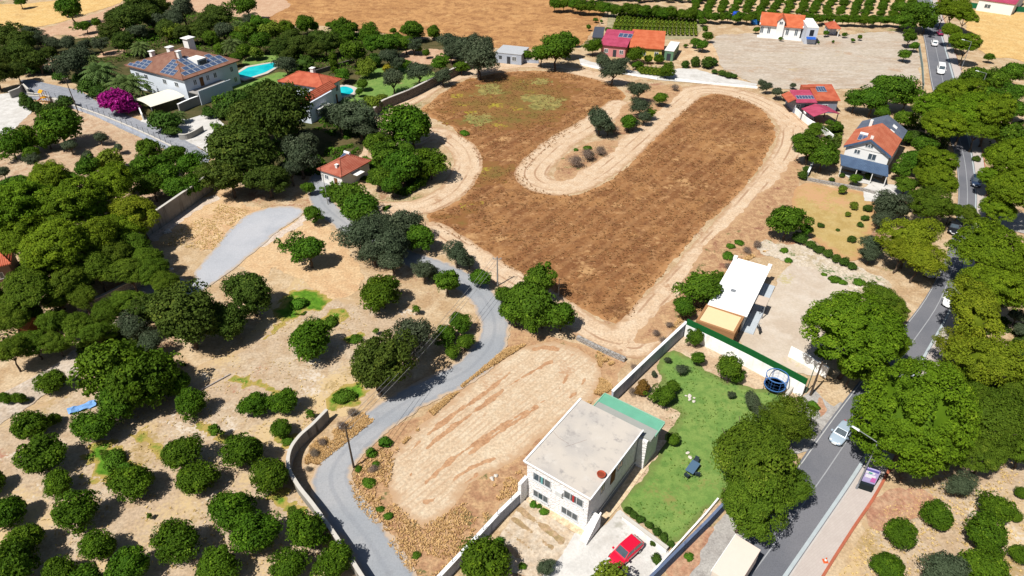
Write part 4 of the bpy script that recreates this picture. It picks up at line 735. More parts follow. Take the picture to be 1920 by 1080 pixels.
    MB().box(W*.47,W*.53,.3,.36,7.2,8.3).build('chimney', STUCCO, r); MB().box(W*.25,W*.31,d1-.3,d1+.3,6,7.9).build('chimney', STUCCO, r)
    for y in (.66, .85): MB().slab([(W*.70,D*y-1.2,5.0+rh*.62+.1),(W*.80,D*y-1.2,5.0+rh*.42+.1),(W*.80,D*y,5.0+rh*.42+.1),(W*.70,D*y,5.0+rh*.62+.1)], .1).build('skylight', STUCCO, r)
    q = [f.loc(x, y, 3.0) for x, y in ((1575,310),(1665,331),(1670,315),(1580,297))]
    v = MB().slab([(q[0][0],max(q[0][1],-4.0),2.6),(q[1][0],max(q[1][1],-4.0),2.6),(W-.2,.45,3.0),(-.2,.45,3.0)], .12).build('veranda_roof', BLUET, r)
    for t in (.02, .35, .68, .97): x = q[0][0]+(q[1][0]-q[0][0])*t; y = max(q[0][1]+(q[1][1]-q[0][1])*t, -4.0)+.2; MB().tube((x,y,0),(x,y,2.55),.09,n=6).build('veranda_post', STUCCO, r)
    MB().box(W*.4,W*.4+1.1,.43,.497,0,2.2).build('door', IRON, r); window(r, 'f', W*.75, 1.6, 1.6, 1.4, W, D, .5)
    # roof corner at the left edge and the shed at the far right
    f = Frame('red_roofed_shed', (-60,512), (20,494), (-10,462), 4.0, 'red roofed building among the pines, its corner at the left edge of the frame', 'house'); r, W, D = f.r, f.W, f.D
    walls(r, W, D, 3.8, flat('dim_render', C(150,120,104)), .5); hip(r, W, D, 4.0, 2.0, RED, 'x', .3); window(r, 'f', W*.6, 2, 1.2, 1.2, W, D, .5)
    f = Frame('red_barn', (1835,-2), (1905,8), (1915,-14), 4.0, 'long barn with pale red roof behind the green fence in the far corner', 'barn'); r, W, D = f.r, f.W, f.D
    walls(r, W, D, 3.8, STUCCO, .3); gable(r, W, D, 4, 2.0, PINK, 'x', .2, STUCCO, .3); window(r, 'f', W*.3, 2, 2, 1.4, W, D, .3)
    f = Frame('wooden_hut', (22,612), (50,618), (60,600), 2.6, 'brown wooden hut roof beneath the pines near the lower left farm track', 'hut'); r, W, D = f.r, f.W, f.D; D = max(D, 3)
    walls(r, W, D, 2.4, WOOD, .3); gable(r, W, D, 2.5, .9, flat('brown_shingle', C(176,110,60)), 'x', .12, WOOD, .3)
far_houses()

# ------------------------------------------------------------------ walls, fences, poles
def ribbon(P, t, z0, z1, over=0.0):
    """a wall of thickness t along world points P; z1 may be a list"""
    P = [np.array([p[0], p[1]]) for p in P]; n = len(P); L, R = [], []
    for i in range(n):
        d = P[min(i+1, n-1)]-P[max(i-1, 0)]; d = d/np.hypot(*d); q = np.array([-d[1], d[0]])*(t/2+over); L.append(P[i]+q); R.append(P[i]-q)
    m = MB(); vs = []
    for i in range(n): vs += [(*L[i], z0), (*R[i], z0), (*R[i], z1), (*L[i], z1)]
    fs = [(4*i+a, 4*i+b, 4*i+4+b, 4*i+4+a) for i in range(n-1) for a, b in ((1,0),(2,1),(3,2),(0,3))]
    return m.add(vs, fs+[(0,1,2,3), (4*n-1,4*n-2,4*n-3,4*n-4)])
def wall(name, label, px, h, t, mat, cap=None, z=0.0, curve=True, cat='wall', capname='coping'):
    P = G(px, z); o = P[0].copy(); o.z = 0; Q = [(p.x-o.x, p.y-o.y) for p in P]
    if curve and len(Q) > 2: Q = [tuple(q) for q in catmull(Q, False, 5)]
    r = empty(name, o); tag(r, label, cat); ribbon(Q, t, 0, h).build('body', mat, r)
    if cap is not None: ribbon(Q, t, h+.002, h+.12, .06).build(capname, cap, r)
    return r, Q
def weathered(name, col, streak):
    n = NT(name, .92, .1); o = n.pos(); q = n.mapping(o, (1,1,.12)); c = n.mix(n.step(n.noise(.35, o, 5), .35, .65), col, tuple(x*.8 for x in col[:3])+(1,)); c = n.mix(n.step(n.noise(1.6, q, 5), .52, .72), c, streak); n.color(c); n.bump(n.noise(4, o, 4), .03); return n.m
GREYW = weathered('weathered_concrete', C(176,172,164), C(112,106,98)); DARKSTONE = masonry('dark_rubble_stone', C(150,142,132), C(116,108,100), C(90,84,78)); LIGHTST = masonry('pale_rubble_stone', C(196,192,188), C(170,164,158), C(140,132,124))
WHITEW = weathered('whitewashed_wall', C(252,252,250,.86), C(232,228,220,.8)); BLUEW = weathered('grey_and_shaded_white_wall', C(196,204,220,.66), C(160,166,180)); CAP = flat('pale_coping', C(222,216,206), .85, .1)  # the blue-grey render also serves white walls, as shade painted into their colour
wall('concrete_wall', 'curving grey concrete wall between the citrus orchard and the village road', [(617,786),(590,814),(566,836),(549,862),(546,893),(563,927),(590,962),(622,1006),(655,1055),(690,1110)], 1.7, .3, GREYW, CAP, 0)
wall('retaining_wall', 'tall streaked concrete retaining wall below the lime green trees', [(412,345),(360,385),(300,428),(262,452),(225,470)], 3.4, .4, GREYW, CAP, 0, False)
wall('garden_wall', 'long dark stone garden wall beside the dirt track', [(902,123),(880,130),(838,150),(817,160),(770,184),(720,205),(703,220)], 2.3, .5, DARKSTONE, CAP)
wall('shed_wall', 'pale low wall joining the grey shed and the far driveway', [(930,112),(985,117),(1010,119)], 1.0, .3, BLUEW, CAP)
r, Q = wall('lane_wall', 'grey concrete lane wall with wire fence on top, in front of the villa', [(52,186),(100,190),(147,207),(200,226),(262,252),(330,285),(384,314)], 1.0, .3, BLUEW, CAP)
m = MB(); L = [np.array(q) for q in Q]; d = np.r_[0, np.cumsum([np.hypot(*(b-a)) for a, b in zip(L, L[1:])])]; LA = np.array(L)
for s in np.arange(0, d[-1], 2.4): x, y = np.interp(s, d, LA[:,0]), np.interp(s, d, LA[:,1]); m.tube((x,y,1.1), (x,y,2.5), .04, n=5)
m.build('fence_posts', IRON, r); m = MB()
for z in (1.45, 1.9, 2.4):
    for a, b in zip(L, L[1:]): m.tube((*a, z), (*b, z), .012, n=3)
m.build('wire', IRON, r)
r, Q = wall('boundary_wall', 'white capped boundary wall between the dry verge and the green lawn', [(1283,626),(1215,690),(1146,757)], 2.2, .28, BLUEW, flat('white_coping', C(244,244,244,.78), .7), 0, False)  # white wall; the blue-grey body colour is its shade painted in
r, Q = wall('yard_wall', 'white capped wall along the left side of the stone house yard', [(984,932),(940,975),(890,1030),(820,1105)], 1.7, .28, BLUEW, flat('white_coping', C(244,244,244,.78), .7), 0, False)  # same white wall line, shade again painted into the body colour
m = MB(); a, b = Vector((*Q[0], 1.8)), Vector((*Q[-1], 1.8))
for k in range(7): p = a.lerp(b, k/6); m.tube(p, p+Vector((0,0,.9)), .03, n=5)
m.build('iron_posts', IRON, r)
r, Q = wall('screened_wall', 'long white wall topped with a band of green hedge screen above the lawn', [(1283,630),(1345,660),(1400,688),(1450,715),(1503,744)], 2.2, .28, WHITEW, None, 0, False)
n = NT('artificial_hedge', .9, .05); n.color(n.mix(n.noise(9, None, 4), C(20,84,44), C(44,124,62))); n.bump(n.noise(20, None, 3), .05); ribbon(Q, .16, 2.203, 3.2).build('hedge_screen', n.m, r)
wall('side_wall', 'short white wall closing the gravel yard beside the trampoline', [(1478,668),(1508,684),(1548,708)], 1.8, .25, WHITEW, None, 0, False)
wall('front_wall', 'low white garden wall dividing the lawn from the parked red car', [(1167,974),(1205,1002),(1250,1036)], .7, .3, WHITEW, CAP, 0, False)
wall('low_stone_wall', 'low grey stone wall across the dry verge near the pale stubble', [(1082,636),(1120,655),(1172,678)], .7, .5, LIGHTST, None)
wall('street_wall', 'rendered wall along the roadside, its blue shade painted in, below the dark pine', [(1205,1110),(1260,1055),(1325,990),(1385,925),(1440,860),(1490,790)], 1.7, .3, weathered('shade_blue_wall', C(120,136,168), C(96,108,136)), None, 0, False)  # body colour carries the blue shade of the wall's face
wall('lawn_rail_wall', 'thin white wall along the roadside edge of the green lawn', [(1225,1075),(1262,1034),(1322,968),(1345,940)], .6, .18, WHITEW, None, 0, False)
wall('apron_wall', 'small white wall and grey slab beside the trampoline and roadside poles', [(1472,748),(1488,728),(1505,736)], .9, .25, WHITEW, CAP, 0, False)
wall('dry_lawn_wall', 'low pale stone wall between blue veranda and golden dry lawn', [(1513,338),(1550,345),(1600,354),(1640,364)], .6, .4, LIGHTST, None)
wall('shed_yard_wall', 'white wall beside the track near the red canopy', [(1490,212),(1512,232),(1540,248),(1560,264)], 1.4, .25, WHITEW, None)
wall('track_gate_wall', 'short white stub wall at the corner of the golden dry lawn', [(1513,332),(1522,312)], 1.1, .25, BLUEW, WHITEW)
wall('pillared_wall', 'pale curved garden wall at the foot of the villa drive', [(338,262),(352,262),(368,255),(382,246)], 1.3, .3, CONC, CAP)
wall('terrace_wall', 'grey terrace wall with planted top beside the cream carport', [(338,212),(365,200),(400,188)], 2.2, .4, CONC, WHITEW)
wall('carport_wall', 'white wall with dark gate below the cream carport', [(262,208),(270,226)], 1.6, .25, WHITEW, None)
wall('gate_wall', 'pale rendered gate wall at the head of the walled lane', [(22,185),(40,178),(48,170),(58,180)], 1.8, .35, CONC, CAP, 0, False)
wall('courtyard_wall', 'low pale wall around the paved court below the villa lane', [(55,182),(90,188),(112,198)], 1.2, .3, CONC, CAP)
wall('driveway_wall', 'long low white wall along the pale driveway before the pink house', [(1088,122),(1130,131),(1185,142),(1232,149)], .5, .3, WHITEW, None)
wall('roadside_wall', 'low white wall between the dirt track and the pale driveway', [(1265,150),(1330,158),(1420,166)], .5, .3, WHITEW, None)
wall('grove_wall', 'shaded stone wall with pale cap beneath the left pines', [(330,518),(290,530),(245,545),(200,568),(150,590)], 1.5, .4, LIGHTST, CAP)
wall('green_fence', 'green screened fence along the far yellow field', [(1815,14),(1860,20),(1990,26)], 1.8, .12, flat('green_mesh', C(20,110,70), .9), None, 0, False, 'fence')
wall('lot_fence', 'thin roadside fence along the edge of the bare lot', [(1722,90),(1728,130),(1730,168)], 1.3, .08, flat('faded_green_mesh', C(150,172,170), .9), None, 0, False, 'fence')
wall('pool_wall', 'dark garden wall between the turquoise pool and the orange roofed house', [(522,158),(560,148),(600,138),(665,118)], 1.3, .3, DARKSTONE, None)

def pole(name, label, base, h, mat, r=.14, arm=True, cat='utility pole'):
    p = at(*base); o = empty(name, (p.x, p.y, 0)); tag(o, label, cat); MB().tube((0,0,0), (0,0,h), r, r*.6, 8).build('shaft', mat, o)
    if arm:
        a = MB().box(-.7,.7,-.05,.05,h-.45,h-.35).build('crossarm', mat, o); m = MB()
        for x in (-.6, 0, .6): m.tube((x,0,h-.345), (x,0,h-.15), .05, n=6)
        m.build('insulator', flat('porcelain', C(220,220,216)), a)
    return p
POLEW = flat('dark_timber', C(92,78,66), .9); POLEC = flat('concrete_pole', C(170,168,164), .9)
p1 = pole('utility_pole', 'dark wooden utility pole on the inside of the village road bend', (663.7,877.5), 7.2, POLEW); p2 = pole('utility_pole', 'concrete utility pole at the corner of the brown field beside the dark bush', (933,536), 5.6, POLEC)
p3 = pole('utility_pole', 'leaning looking dark pole behind the lane wall near the villa palms', (147.5,212.5), 9, POLEW); pole('utility_pole', 'thin dark pole among shrubs beyond the villa lane', (105,146), 5.5, POLEW, .12)
pole('utility_pole', 'short thin pole behind the dark bush by the brown field', (1047,556), 3.4, POLEC, .09, False); p5 = pole('utility_pole', 'thick dark roadside pole beside the trampoline wall', (1519,742), 6.0, POLEW, .16)
pole('utility_pole', 'thin green grey pole left of the thick roadside pole', (1510.5,737), 5.0, flat('green_paint', C(96,120,104)), .08, False); pole('utility_pole', 'thin pole in front of the small faded red roofed cottage', (615,384), 6.5, POLEC, .09, False)
pole('utility_pole', 'short thin post at the dirt track beside the olive clump', (799,437), 2.4, POLEC, .08, False)
def cables(label, a, b, za, zb):
    o = empty('power_cable', (a.x, a.y, 0)); tag(o, label, 'cable'); d = b-a; side = Vector((-d.y, d.x, 0)).normalized()
    for k in (-.6, 0, .6):
        m = MB(); q = None
        for i in range(17):
            t = i/16; p = Vector((d.x*t, d.y*t, za+(zb-za)*t-1.1*4*t*(1-t)))+side*k
            if q is not None: m.tube(q, p, .022, n=4)
            q = p
        m.build('wire', flat('wire_grey', C(150,150,150)), o)
cables('three sagging wires from the road bend pole to the field corner pole', p1, p2, 7.05, 5.45)
# lamps over the main road; arms reach out over the carriageway
def lamp(label, base, arm_dir, h=8.0, first=None):
    p = at(*base); o = empty('street_lamp', (p.x, p.y, 0), math.atan2(arm_dir[1], arm_dir[0])); tag(o, label, 'street lamp', 'street lamps along the main road')
    MB().tube((0,0,0), (0,0,.9), .14, .12).tube((0,0,.9), (0,0,h), .085, .06).build('pole', STEEL, o); MB().tube((0,0,h-.05), (2.1,0,h+.45), .05, n=6).build('arm', STEEL, o)
    MB().add([(2.0,-.16,h+.40),(2.85,-.12,h+.56),(2.85,.12,h+.56),(2.0,.16,h+.40),(2.05,-.1,h+.53),(2.75,-.07,h+.64),(2.75,.07,h+.64),(2.05,.1,h+.53)], [(0,3,2,1),(4,5,6,7),(0,1,5,4),(1,2,6,5),(2,3,7,6),(3,0,4,7)]).build('lamp_head', flat('lamp_grey_white', C(236,238,240,.75), .4, .5), o)
    return p, o
lp, lo = lamp('tall street lamp standing beside the billboard on the pavement', (1604.5,918.5), (-.78,.62)); lamp('street lamp beside the white van on the main road', (1801,132), (-1,.1)); lamp('street lamp among pines nearest the top of the frame', (1771,56), (-1,.1)); lamp('street lamp behind the pines just below the white van', (1826,196), (-1,.1))
# billboard
a, b = at(1607,912), at(1635,921); u = (b-a).normalized(); r = empty('billboard', a, math.atan2(u.y, u.x)); tag(r, 'small purple and white advertising billboard on posts beside the street lamp', 'billboard'); w = 1.5
MB().tube((.15,0,0),(.15,0,3.3),.06).tube((w-.15,0,0),(w-.15,0,3.3),.06).build('post', IRON, r); bd = MB().box(0,w,-.09,.09,1.2,3.4).build('board', flat('lilac_print', C(190,180,226,.7), .5), r)
MB().box(.1,w-.1,-.11,-.093,3.05,3.34).build('banner', flat('violet_print', C(110,104,190), .5), bd); MB().box(.15,w*.72,-.11,-.093,2.65,3.0).build('banner', flat('white_print', C(236,234,244,.75), .5), bd); MB().box(.45,w*.55,-.125,-.113,2.7,2.92).build('emblem', flat('green_print', C(90,190,160), .5), bd); MB().box(.25,w*.85,-.11,-.093,2.0,2.5).build('banner', flat('white_print', C(236,234,244,.75), .5), bd); MB().box(w*.62,w-.08,-.125,-.113,1.5,2.2).build('emblem', flat('pink_print', C(226,120,200), .5), bd)
MB().box(.05,w-.05,-.5,.5,.05,1.2).build('base_cabinet', flat('dark_teal_box', C(20,36,40)), r)

# ------------------------------------------------------------------ vehicles
TYRE = flat('tyre_rubber', (.02,.02,.02,1), .9, .1); RIM = flat('alloy_rim', C(190,192,196), .35, .5, .6); LIGHT = flat('headlight_glass', C(230,234,238,.75), .1, .6); TAIL = flat('tail_light_red', (.4,.01,.01,1), .2, .5)
def paint(name, col):
    if name in MATS: return MATS[name]
    n = NT(name, .28, .5); n.color(col); n.p.inputs['Coat Weight'].default_value = .6; n.p.inputs['Coat Roughness'].default_value = .06; MATS[name] = n.m; return n.m
def loft(st):
    """stations along x: (x, half width, sill z, belt z); a closed hull with tucked-in sills and shoulders"""
    m = MB(); vs = []; k = 8
    for x, w, z0, z1 in st: vs += [(x,-w*.90,z0),(x,-w,z0+.18),(x,-w,z1-.16),(x,-w*.88,z1),(x,w*.88,z1),(x,w,z1-.16),(x,w,z0+.18),(x,w*.90,z0)]
    fs = [(k*i+j, k*(i+1)+j, k*(i+1)+(j+1)%k, k*i+(j+1)%k) for i in range(len(st)-1) for j in range(k)]
    return m.add(vs, fs+[tuple(range(k)), tuple(range(k*len(st)-1, k*(len(st)-1)-1, -1))])
def smooth(o):
    for p in o.data.polygons: p.use_smooth = True
    md = o.modifiers.new('Subdivision', 'SUBSURF'); md.levels = md.render_levels = 2; return o
def car(name, label, front, rear, pm, kind='hatch', cat='car', z=None, length=None):
    f, b = at(*front), at(*rear); d = (f-b); L = length or d.length; c = (f+b)/2; d.normalize(); r = empty(name, (c.x, c.y, zr if z is None else z), math.atan2(d.y, d.x)); tag(r, label, cat); h = L/2; w = .87
    if kind == 'van':
        w = .96; body = [(-h,w*.92,.32,1.15),(-h+.1,w,.3,1.2),(h-1.3,w,.3,1.2),(h-.35,w*.97,.3,1.0),(h,w*.80,.36,.72)]; cab = [(-h+.04,-h+.14),(h-.9,h-1.7)]; ht = 2.15; inset = .86
    elif kind == 'sedan': body = [(-h,w*.80,.38,.86),(-h+.3,w*.97,.28,.94),(-h*.3,w,.26,.95),(h*.35,w,.26,.93),(h-.5,w*.96,.27,.80),(h,w*.72,.36,.62)]; cab = [(-h+.75,-h+1.35),(h*.42,h*.10)]; ht = 1.43; inset = .74
    else: body = [(-h,w*.84,.38,.92),(-h+.22,w*.98,.28,1.0),(-h*.3,w,.26,.98),(h*.35,w,.26,.96),(h-.5,w*.96,.27,.84),(h,w*.72,.36,.64)]; cab = [(-h+.12,-h+.62),(h*.46,h*.12)]; ht = 1.52; inset = .76
    smooth(loft(body).build('body', pm, r)); zb = body[2][3]-.06; (xb, xrb), (xf, xrf) = cab; wi = w*.86; wt = w*inset
    q = [(xb,-wi,zb),(xf,-wi,zb),(xf,wi,zb),(xb,wi,zb),(xrb,-wt,ht),(xrf,-wt,ht),(xrf,wt,ht),(xrb,wt,ht)]
    MB().add(q, [(0,3,2,1),(4,5,6,7),(0,1,5,4),(1,2,6,5),(2,3,7,6),(3,0,4,7)]).build('cabin', pm, r); V = [Vector(v) for v in q]
    MB().slab([V[4]+Vector((.02,.02,.03)),V[5]+Vector((-.02,.02,.03)),V[6]+Vector((-.02,-.02,.03)),V[7]+Vector((.02,-.02,.03))], .029).build('roof_panel', pm, r)
    def pane(nm, a, b, c_, d_, e=.10, top=.10):
        nrm = (b-a).cross(d_-a).normalized(); bl = lambda s, t: a.lerp(b, s).lerp(d_.lerp(c_, s), t)+nrm*.012; MB().poly([bl(e,.16), bl(1-e,.16), bl(1-e,1-top), bl(e,1-top)]).build(nm, glass('car_glass'), r)
    pane('windscreen', V[1], V[2], V[6], V[5], .06, .06); pane('rear_window', V[3], V[0], V[4], V[7], .08, .12)
    s0 = .62 if kind == 'van' else 0
    for a, b, c_, d_ in ((V[0],V[1],V[5],V[4]), (V[2],V[3],V[7],V[6])):
        for t0, t1 in (((.0,.5),(.5,1.0)) if not s0 else (((.62,1.0),) if a is V[0] else ((0,.38),))): pane('side_window', a.lerp(b,t0), a.lerp(b,t1), d_.lerp(c_,t1), d_.lerp(c_,t0), .07, .12)
    for sx in (-h*.60, h*.62):
        for sy in (-1, 1):
            wl = MB().tube((sx,sy*(w-.20),.31),(sx,sy*(w+.015),.31),.31,n=16).build('wheel', TYRE, r); MB().tube((sx,sy*(w+.016),.31),(sx,sy*(w+.03),.31),.19,n=12).build('rim', RIM, wl)
    for sy in (-1, 1):
        MB().lathe([(.02,-.06),(.14,-.04),(.17,.02),(.12,.07),(.02,.08)], 10, (h-.22,sy*w*.60,.70)).build('headlight', LIGHT, r); MB().box(-h-.012,-h+.1,sy*w*.62-.1,sy*w*.62+.1,.70,.84).build('tail_light', TAIL, r); MB().add([(xf-.25,sy*w,zb+.05),(xf-.05,sy*w,zb+.05),(xf-.05,sy*(w+.2),zb+.07),(xf-.25,sy*(w+.2),zb+.07),(xf-.25,sy*w,zb+.2),(xf-.05,sy*w,zb+.17),(xf-.08,sy*(w+.2),zb+.17),(xf-.25,sy*(w+.2),zb+.2)], [(0,3,2,1),(4,5,6,7),(0,1,5,4),(1,2,6,5),(2,3,7,6),(3,0,4,7)]).build('wing_mirror', pm, r)
    MB().box(h-.04,h+.015,-.26,.26,.40,.52).build('number_plate', flat('plate_white', C(236,236,232,.75)), r); return r
car('red_car', 'bright red hatchback car parked on the pale yard of the stone house', (1149,1062), (1193,1023), paint('red_paint', (.52,.006,.03,1)), 'hatch', z=.14, length=4.3)
car('silver_car', 'silver blue sedan car driving on the main road under the pine', (1562,836), (1588,803), paint('silver_paint', (.30,.37,.44,1)), 'sedan', length=4.4)
car('white_car', 'white car driving away, farthest on the sunny stretch of main road', (1749,78), (1752,93), paint('white_paint', (.8,.8,.8,1)), 'hatch', length=4.3); car('white_van', 'white van with dark windscreen behind the white car on the main road', (1763,146), (1761,127), paint('white_paint', (.8,.8,.8,1)), 'van', length=5.4)
car('dark_car', 'dark blue car in the tree shade at the right edge of the road', (1828,355), (1827,338), paint('navy_paint', (.02,.035,.07,1)), 'hatch', length=4.2); car('black_car', 'black car in deep pine shade in the middle of the road', (1785,442), (1786,424), paint('black_paint', (.012,.013,.016,1)), 'sedan', length=4.3)
car('maroon_car', 'maroon car partly under the roadside pine near the top', (1758,62), (1764,70), paint('maroon_paint', (.20,.006,.05,1)), 'hatch', length=4.0); car('pale_car', 'pale car in the shade near the road centre above the dark pine', (1742,520), (1750,508), paint('grey_paint', (.3,.32,.35,1)), 'sedan', length=4.3)
car('white_sedan', 'white car glinting at the shaded right kerb of the main road', (1776,575), (1781,562), paint('white_paint', (.8,.8,.8,1)), 'sedan', length=4.2); car('white_pickup', 'white vehicle parked on the villa terrace beside the solar roofed villa', (391,163), (404,158), paint('white_paint', (.8,.8,.8,1)), 'van', length=4.6, z=.1)
car('parked_white_car', 'white car at the pale drive beside the blue and white house', (1519,224), (1512,216), paint('white_paint', (.8,.8,.8,1)), 'hatch', length=4.0, z=.1)
# truck at the lower edge
def truck():
    A, B, Cc = at(1335,1072,3.3), at(1387,1092,3.3), at(1426,1031,3.3); u = (at(1375,1012,3.3)-A); L = u.length+.6; u.normalize(); v = Vector((u.y,-u.x,0)); w = abs((Cc-A).dot(v)); r = empty('cargo_truck', (A.x, A.y, zr), math.atan2(u.y, u.x)); tag(r, 'cream topped box truck with green cab parked at the roadside', 'truck'); w = min(w, 2.8)
    box = flat('cream_truck_box', C(238,220,206,.7), .6, vary=.05); MB().box(0,L,-w,0,1.0,3.25).build('cargo_box', box, r); rf = MB().box(-.03,L+.03,-w-.03,.03,3.253,3.30).build('box_roof', box, r); MB().box(-.05,L+.05,.033,.12,3.1,3.36).build('roof_rail', STUCCO, rf)
    cb = flat('green_truck_paint', C(30,180,120), .35, .5); MB().add([(-1.9,-w+.2,.6),(-.12,-w+.2,.6),(-.12,-.2,.6),(-1.9,-.2,.6),(-1.9,-w+.2,1.6),(-.12,-w+.25,2.75),(-.12,-.25,2.75),(-1.9,-.2,1.6),(-1.35,-w+.28,2.7),(-1.35,-.28,2.7)], [(0,3,2,1),(0,1,5,8,4),(3,7,9,6,2),(4,8,9,7),(8,5,6,9),(0,4,7,3),(1,2,6,5)]).build('cab', cb, r); MB().add([(-1.83,-w+.36,1.78),(-1.83,-.36,1.78),(-1.41,-.42,2.62),(-1.41,-w+.42,2.62)], [(0,1,2,3)]).build('windscreen', glass('car_glass'), r)
    MB().box(-.1,L-.2,-w+.3,-.3,.6,.997).build('chassis', IRON, r)
    for x in (-1.0, L*.62, L*.8):
        for y in (-w+.15, -.15): MB().tube((x,y-.14,.48),(x,y+.14,.48),.48,n=16).build('wheel', TYRE, r)
    for y in (-w+.5, -.5): MB().lathe([(.02,-.05),(.14,0),(.02,.06)], 10, (-1.9,y,.95)).build('headlight', LIGHT, r)
truck()

# ------------------------------------------------------------------ small things
p = at(1450,731); r = empty('trampoline', (p.x, p.y, .1)); tag(r, 'round blue netted trampoline against the green topped white wall', 'trampoline'); RR = 1.42
MB().lathe([(RR*.88,.80),(RR*.02,.80)], 28).build('jumping_mat', flat('mat_grey', C(140,152,182)), r); MB().lathe([(RR*.88,.82),(RR,.84),(RR,.90),(RR*.88,.88)], 28, cap=False).build('safety_pad', flat('blue_pad', C(70,120,180)), r); fr = MB(); ps = []
for k in range(8): t = 2*math.pi*k/8; x, y = RR*math.cos(t), RR*math.sin(t); fr.tube((x,y,.0),(x,y,.8),.04,n=6); ps.append((x,y)); MB().tube((x,y,.85),(x*1.02,y*1.02,2.5),.03,n=6).build('net_pole', flat('blue_foam', C(60,110,190)), r)
fr.build('legs', IRON, r); m = MB(); nn = 12
for z in (1.3, 1.85):
    for k in range(nn): a, b = 2*math.pi*k/nn, 2*math.pi*(k+1)/nn; m.tube((RR*.97*math.cos(a),RR*.97*math.sin(a),z),(RR*.97*math.cos(b),RR*.97*math.sin(b),z),.008,n=3)
for k in range(nn): a = 2*math.pi*k/nn; m.tube((RR*.97*math.cos(a),RR*.97*math.sin(a),.9),(RR*.97*math.cos(a),RR*.97*math.sin(a),2.4),.008,n=3)
m.lathe([(RR*.96,2.38),(RR*1.02,2.38),(RR*1.02,2.48),(RR*.96,2.48)], 28, cap=False); m.build('net', flat('net_blue', C(90,140,210)), r)
# garden table and chairs
p = at(1297,884); r = empty('garden_table', (p.x, p.y, .1), .9); tag(r, 'blue grey rectangular garden table on the green lawn', 'table'); TB = flat('table_blue', C(92,122,150), .5)
MB().box(-.95,.95,-.5,.5,.70,.75).build('table_top', TB, r)
for sx in (-.8,.8):
    for sy in (-.4,.4): MB().tube((sx,sy,0),(sx,sy,.697),.035,n=6).build('leg', IRON, r)
def chair(label, px, rz):
    p = at(*px); r = empty('garden_chair', (p.x, p.y, .1), rz); tag(r, label, 'chair', 'garden chairs at the lawn table'); mt = flat('chair_dark', C(52,66,80), .7); MB().box(-.25,.25,-.25,.25,.42,.48).build('seat', mt, r); MB().add([(-.25,.22,.483),(.25,.22,.483),(.25,.34,1.0),(-.25,.34,1.0),(-.25,.27,.483),(.25,.27,.483),(.25,.39,1.0),(-.25,.39,1.0)], [(0,1,2,3),(7,6,5,4),(0,4,5,1),(1,5,6,2),(2,6,7,3),(3,7,4,0)]).build('backrest', mt, r)
    for sx in (-.22,.22):
        for sy in (-.22,.22): MB().tube((sx,sy,0),(sx,sy,.417),.025,n=6).build('leg', mt, r)
    for sx in (-.27,.27): MB().box(sx-.03,sx+.03,-.22,.3,.62,.66).box(sx-.02,sx+.02,-.2,-.16,.42,.617).build('armrest', mt, r)
chair('dark garden chair at the lower left corner of the blue garden table', (1287,897), 2.4); chair('dark garden chair nearer the house end, right of the blue table', (1306,894), 3.0); chair('dark garden chair on the upper side of the blue garden table', (1303,871), -.6)
# motor scooter on the gravel yard
p = at(1422,622); r = empty('motor_scooter', (p.x, p.y, .1), 1.5); tag(r, 'dark motor scooter parked alone on the beige gravel yard', 'scooter'); sm = paint('black_paint', (.012,.013,.016,1))
smooth(loft([(-.75,.16,.45,.80),(-.3,.2,.30,.82),(.1,.16,.25,.5),(.45,.16,.3,.85),(.62,.1,.5,.9)]).build('body', sm, r)); MB().box(-.7,.0,-.14,.14,.80,.88).build('seat', flat('seat_black', (.02,.02,.022,1)), r); MB().tube((.5,-.33,1.05),(.5,.33,1.05),.025,n=6).tube((.62,0,.3),(.48,0,1.05),.035,n=6).build('handlebar', STEEL, r)
for x in (-.6,.68): MB().tube((x,-.06,.25),(x,.06,.25),.25,n=14).build('wheel', TYRE, r)
# road sign on the pavement edge, bins, tanks, yellow slide, parasol base, stones
def barrel(name, label, px, rad, h, col, cat):
    p = at(*px); r = empty(name, (p.x, p.y, .05)); tag(r, label, cat); MB().lathe([(rad*.92,0),(rad,.1*h),(rad,.45*h),(rad*1.03,.5*h),(rad,.55*h),(rad,.93*h),(rad*.8,h)], 16).build('tank_body', flat(name+'_'+label.split()[0], col, .5), r); MB().lathe([(rad*.35,h+.003),(rad*.35,h+.12),(rad*.05,h+.14)], 12).build('lid', flat(name+'_lid_'+label.split()[0], tuple(c*.7 for c in col[:3])+(1,)), r)
barrel('water_tank', 'bright blue water tank against the hedge left of the white villa', (1416,45), 1.5, 1.9, C(36,120,200), 'water tank'); barrel('water_tank', 'tall blue water tank near the dark orchard hedge', (1378,37), 1.1, 2.6, C(36,90,220), 'water tank'); barrel('water_tank', 'pale green water tank between hedge and blue tank', (1410,38), .9, 2.0, C(150,196,180), 'water tank')
p = at(80,192); r = empty('play_slide', (p.x, p.y, .1), -.5); tag(r, 'yellow and orange play slide beside the clipped shrubs near the gate', 'slide'); YS = flat('yellow_plastic', C(250,176,20), .4); MB().slab([(-1.6,-.35,.15),(-1.6,.35,.15),(1.0,.35,1.7),(1.0,-.35,1.7)], .1).build('chute', flat('orange_plastic', C(226,110,90), .4), r); MB().box(1.0,2.3,-.6,.6,1.45,1.6).build('platform', YS, r); MB().slab([(.9,-.7,2.9),(2.4,-.7,2.9),(2.4,0,3.5),(.9,0,3.5)], .08).slab([(.9,0,3.5),(2.4,0,3.5),(2.4,.7,2.9),(.9,.7,2.9)], .08).build('roof', YS, r)
for x in (1.05, 2.25):
    for y in (-.55,.55): MB().tube((x,y,0),(x,y,2.95),.06,n=6).build('post', YS, r)
p = at(1448,594); p2_ = at(1429,588)
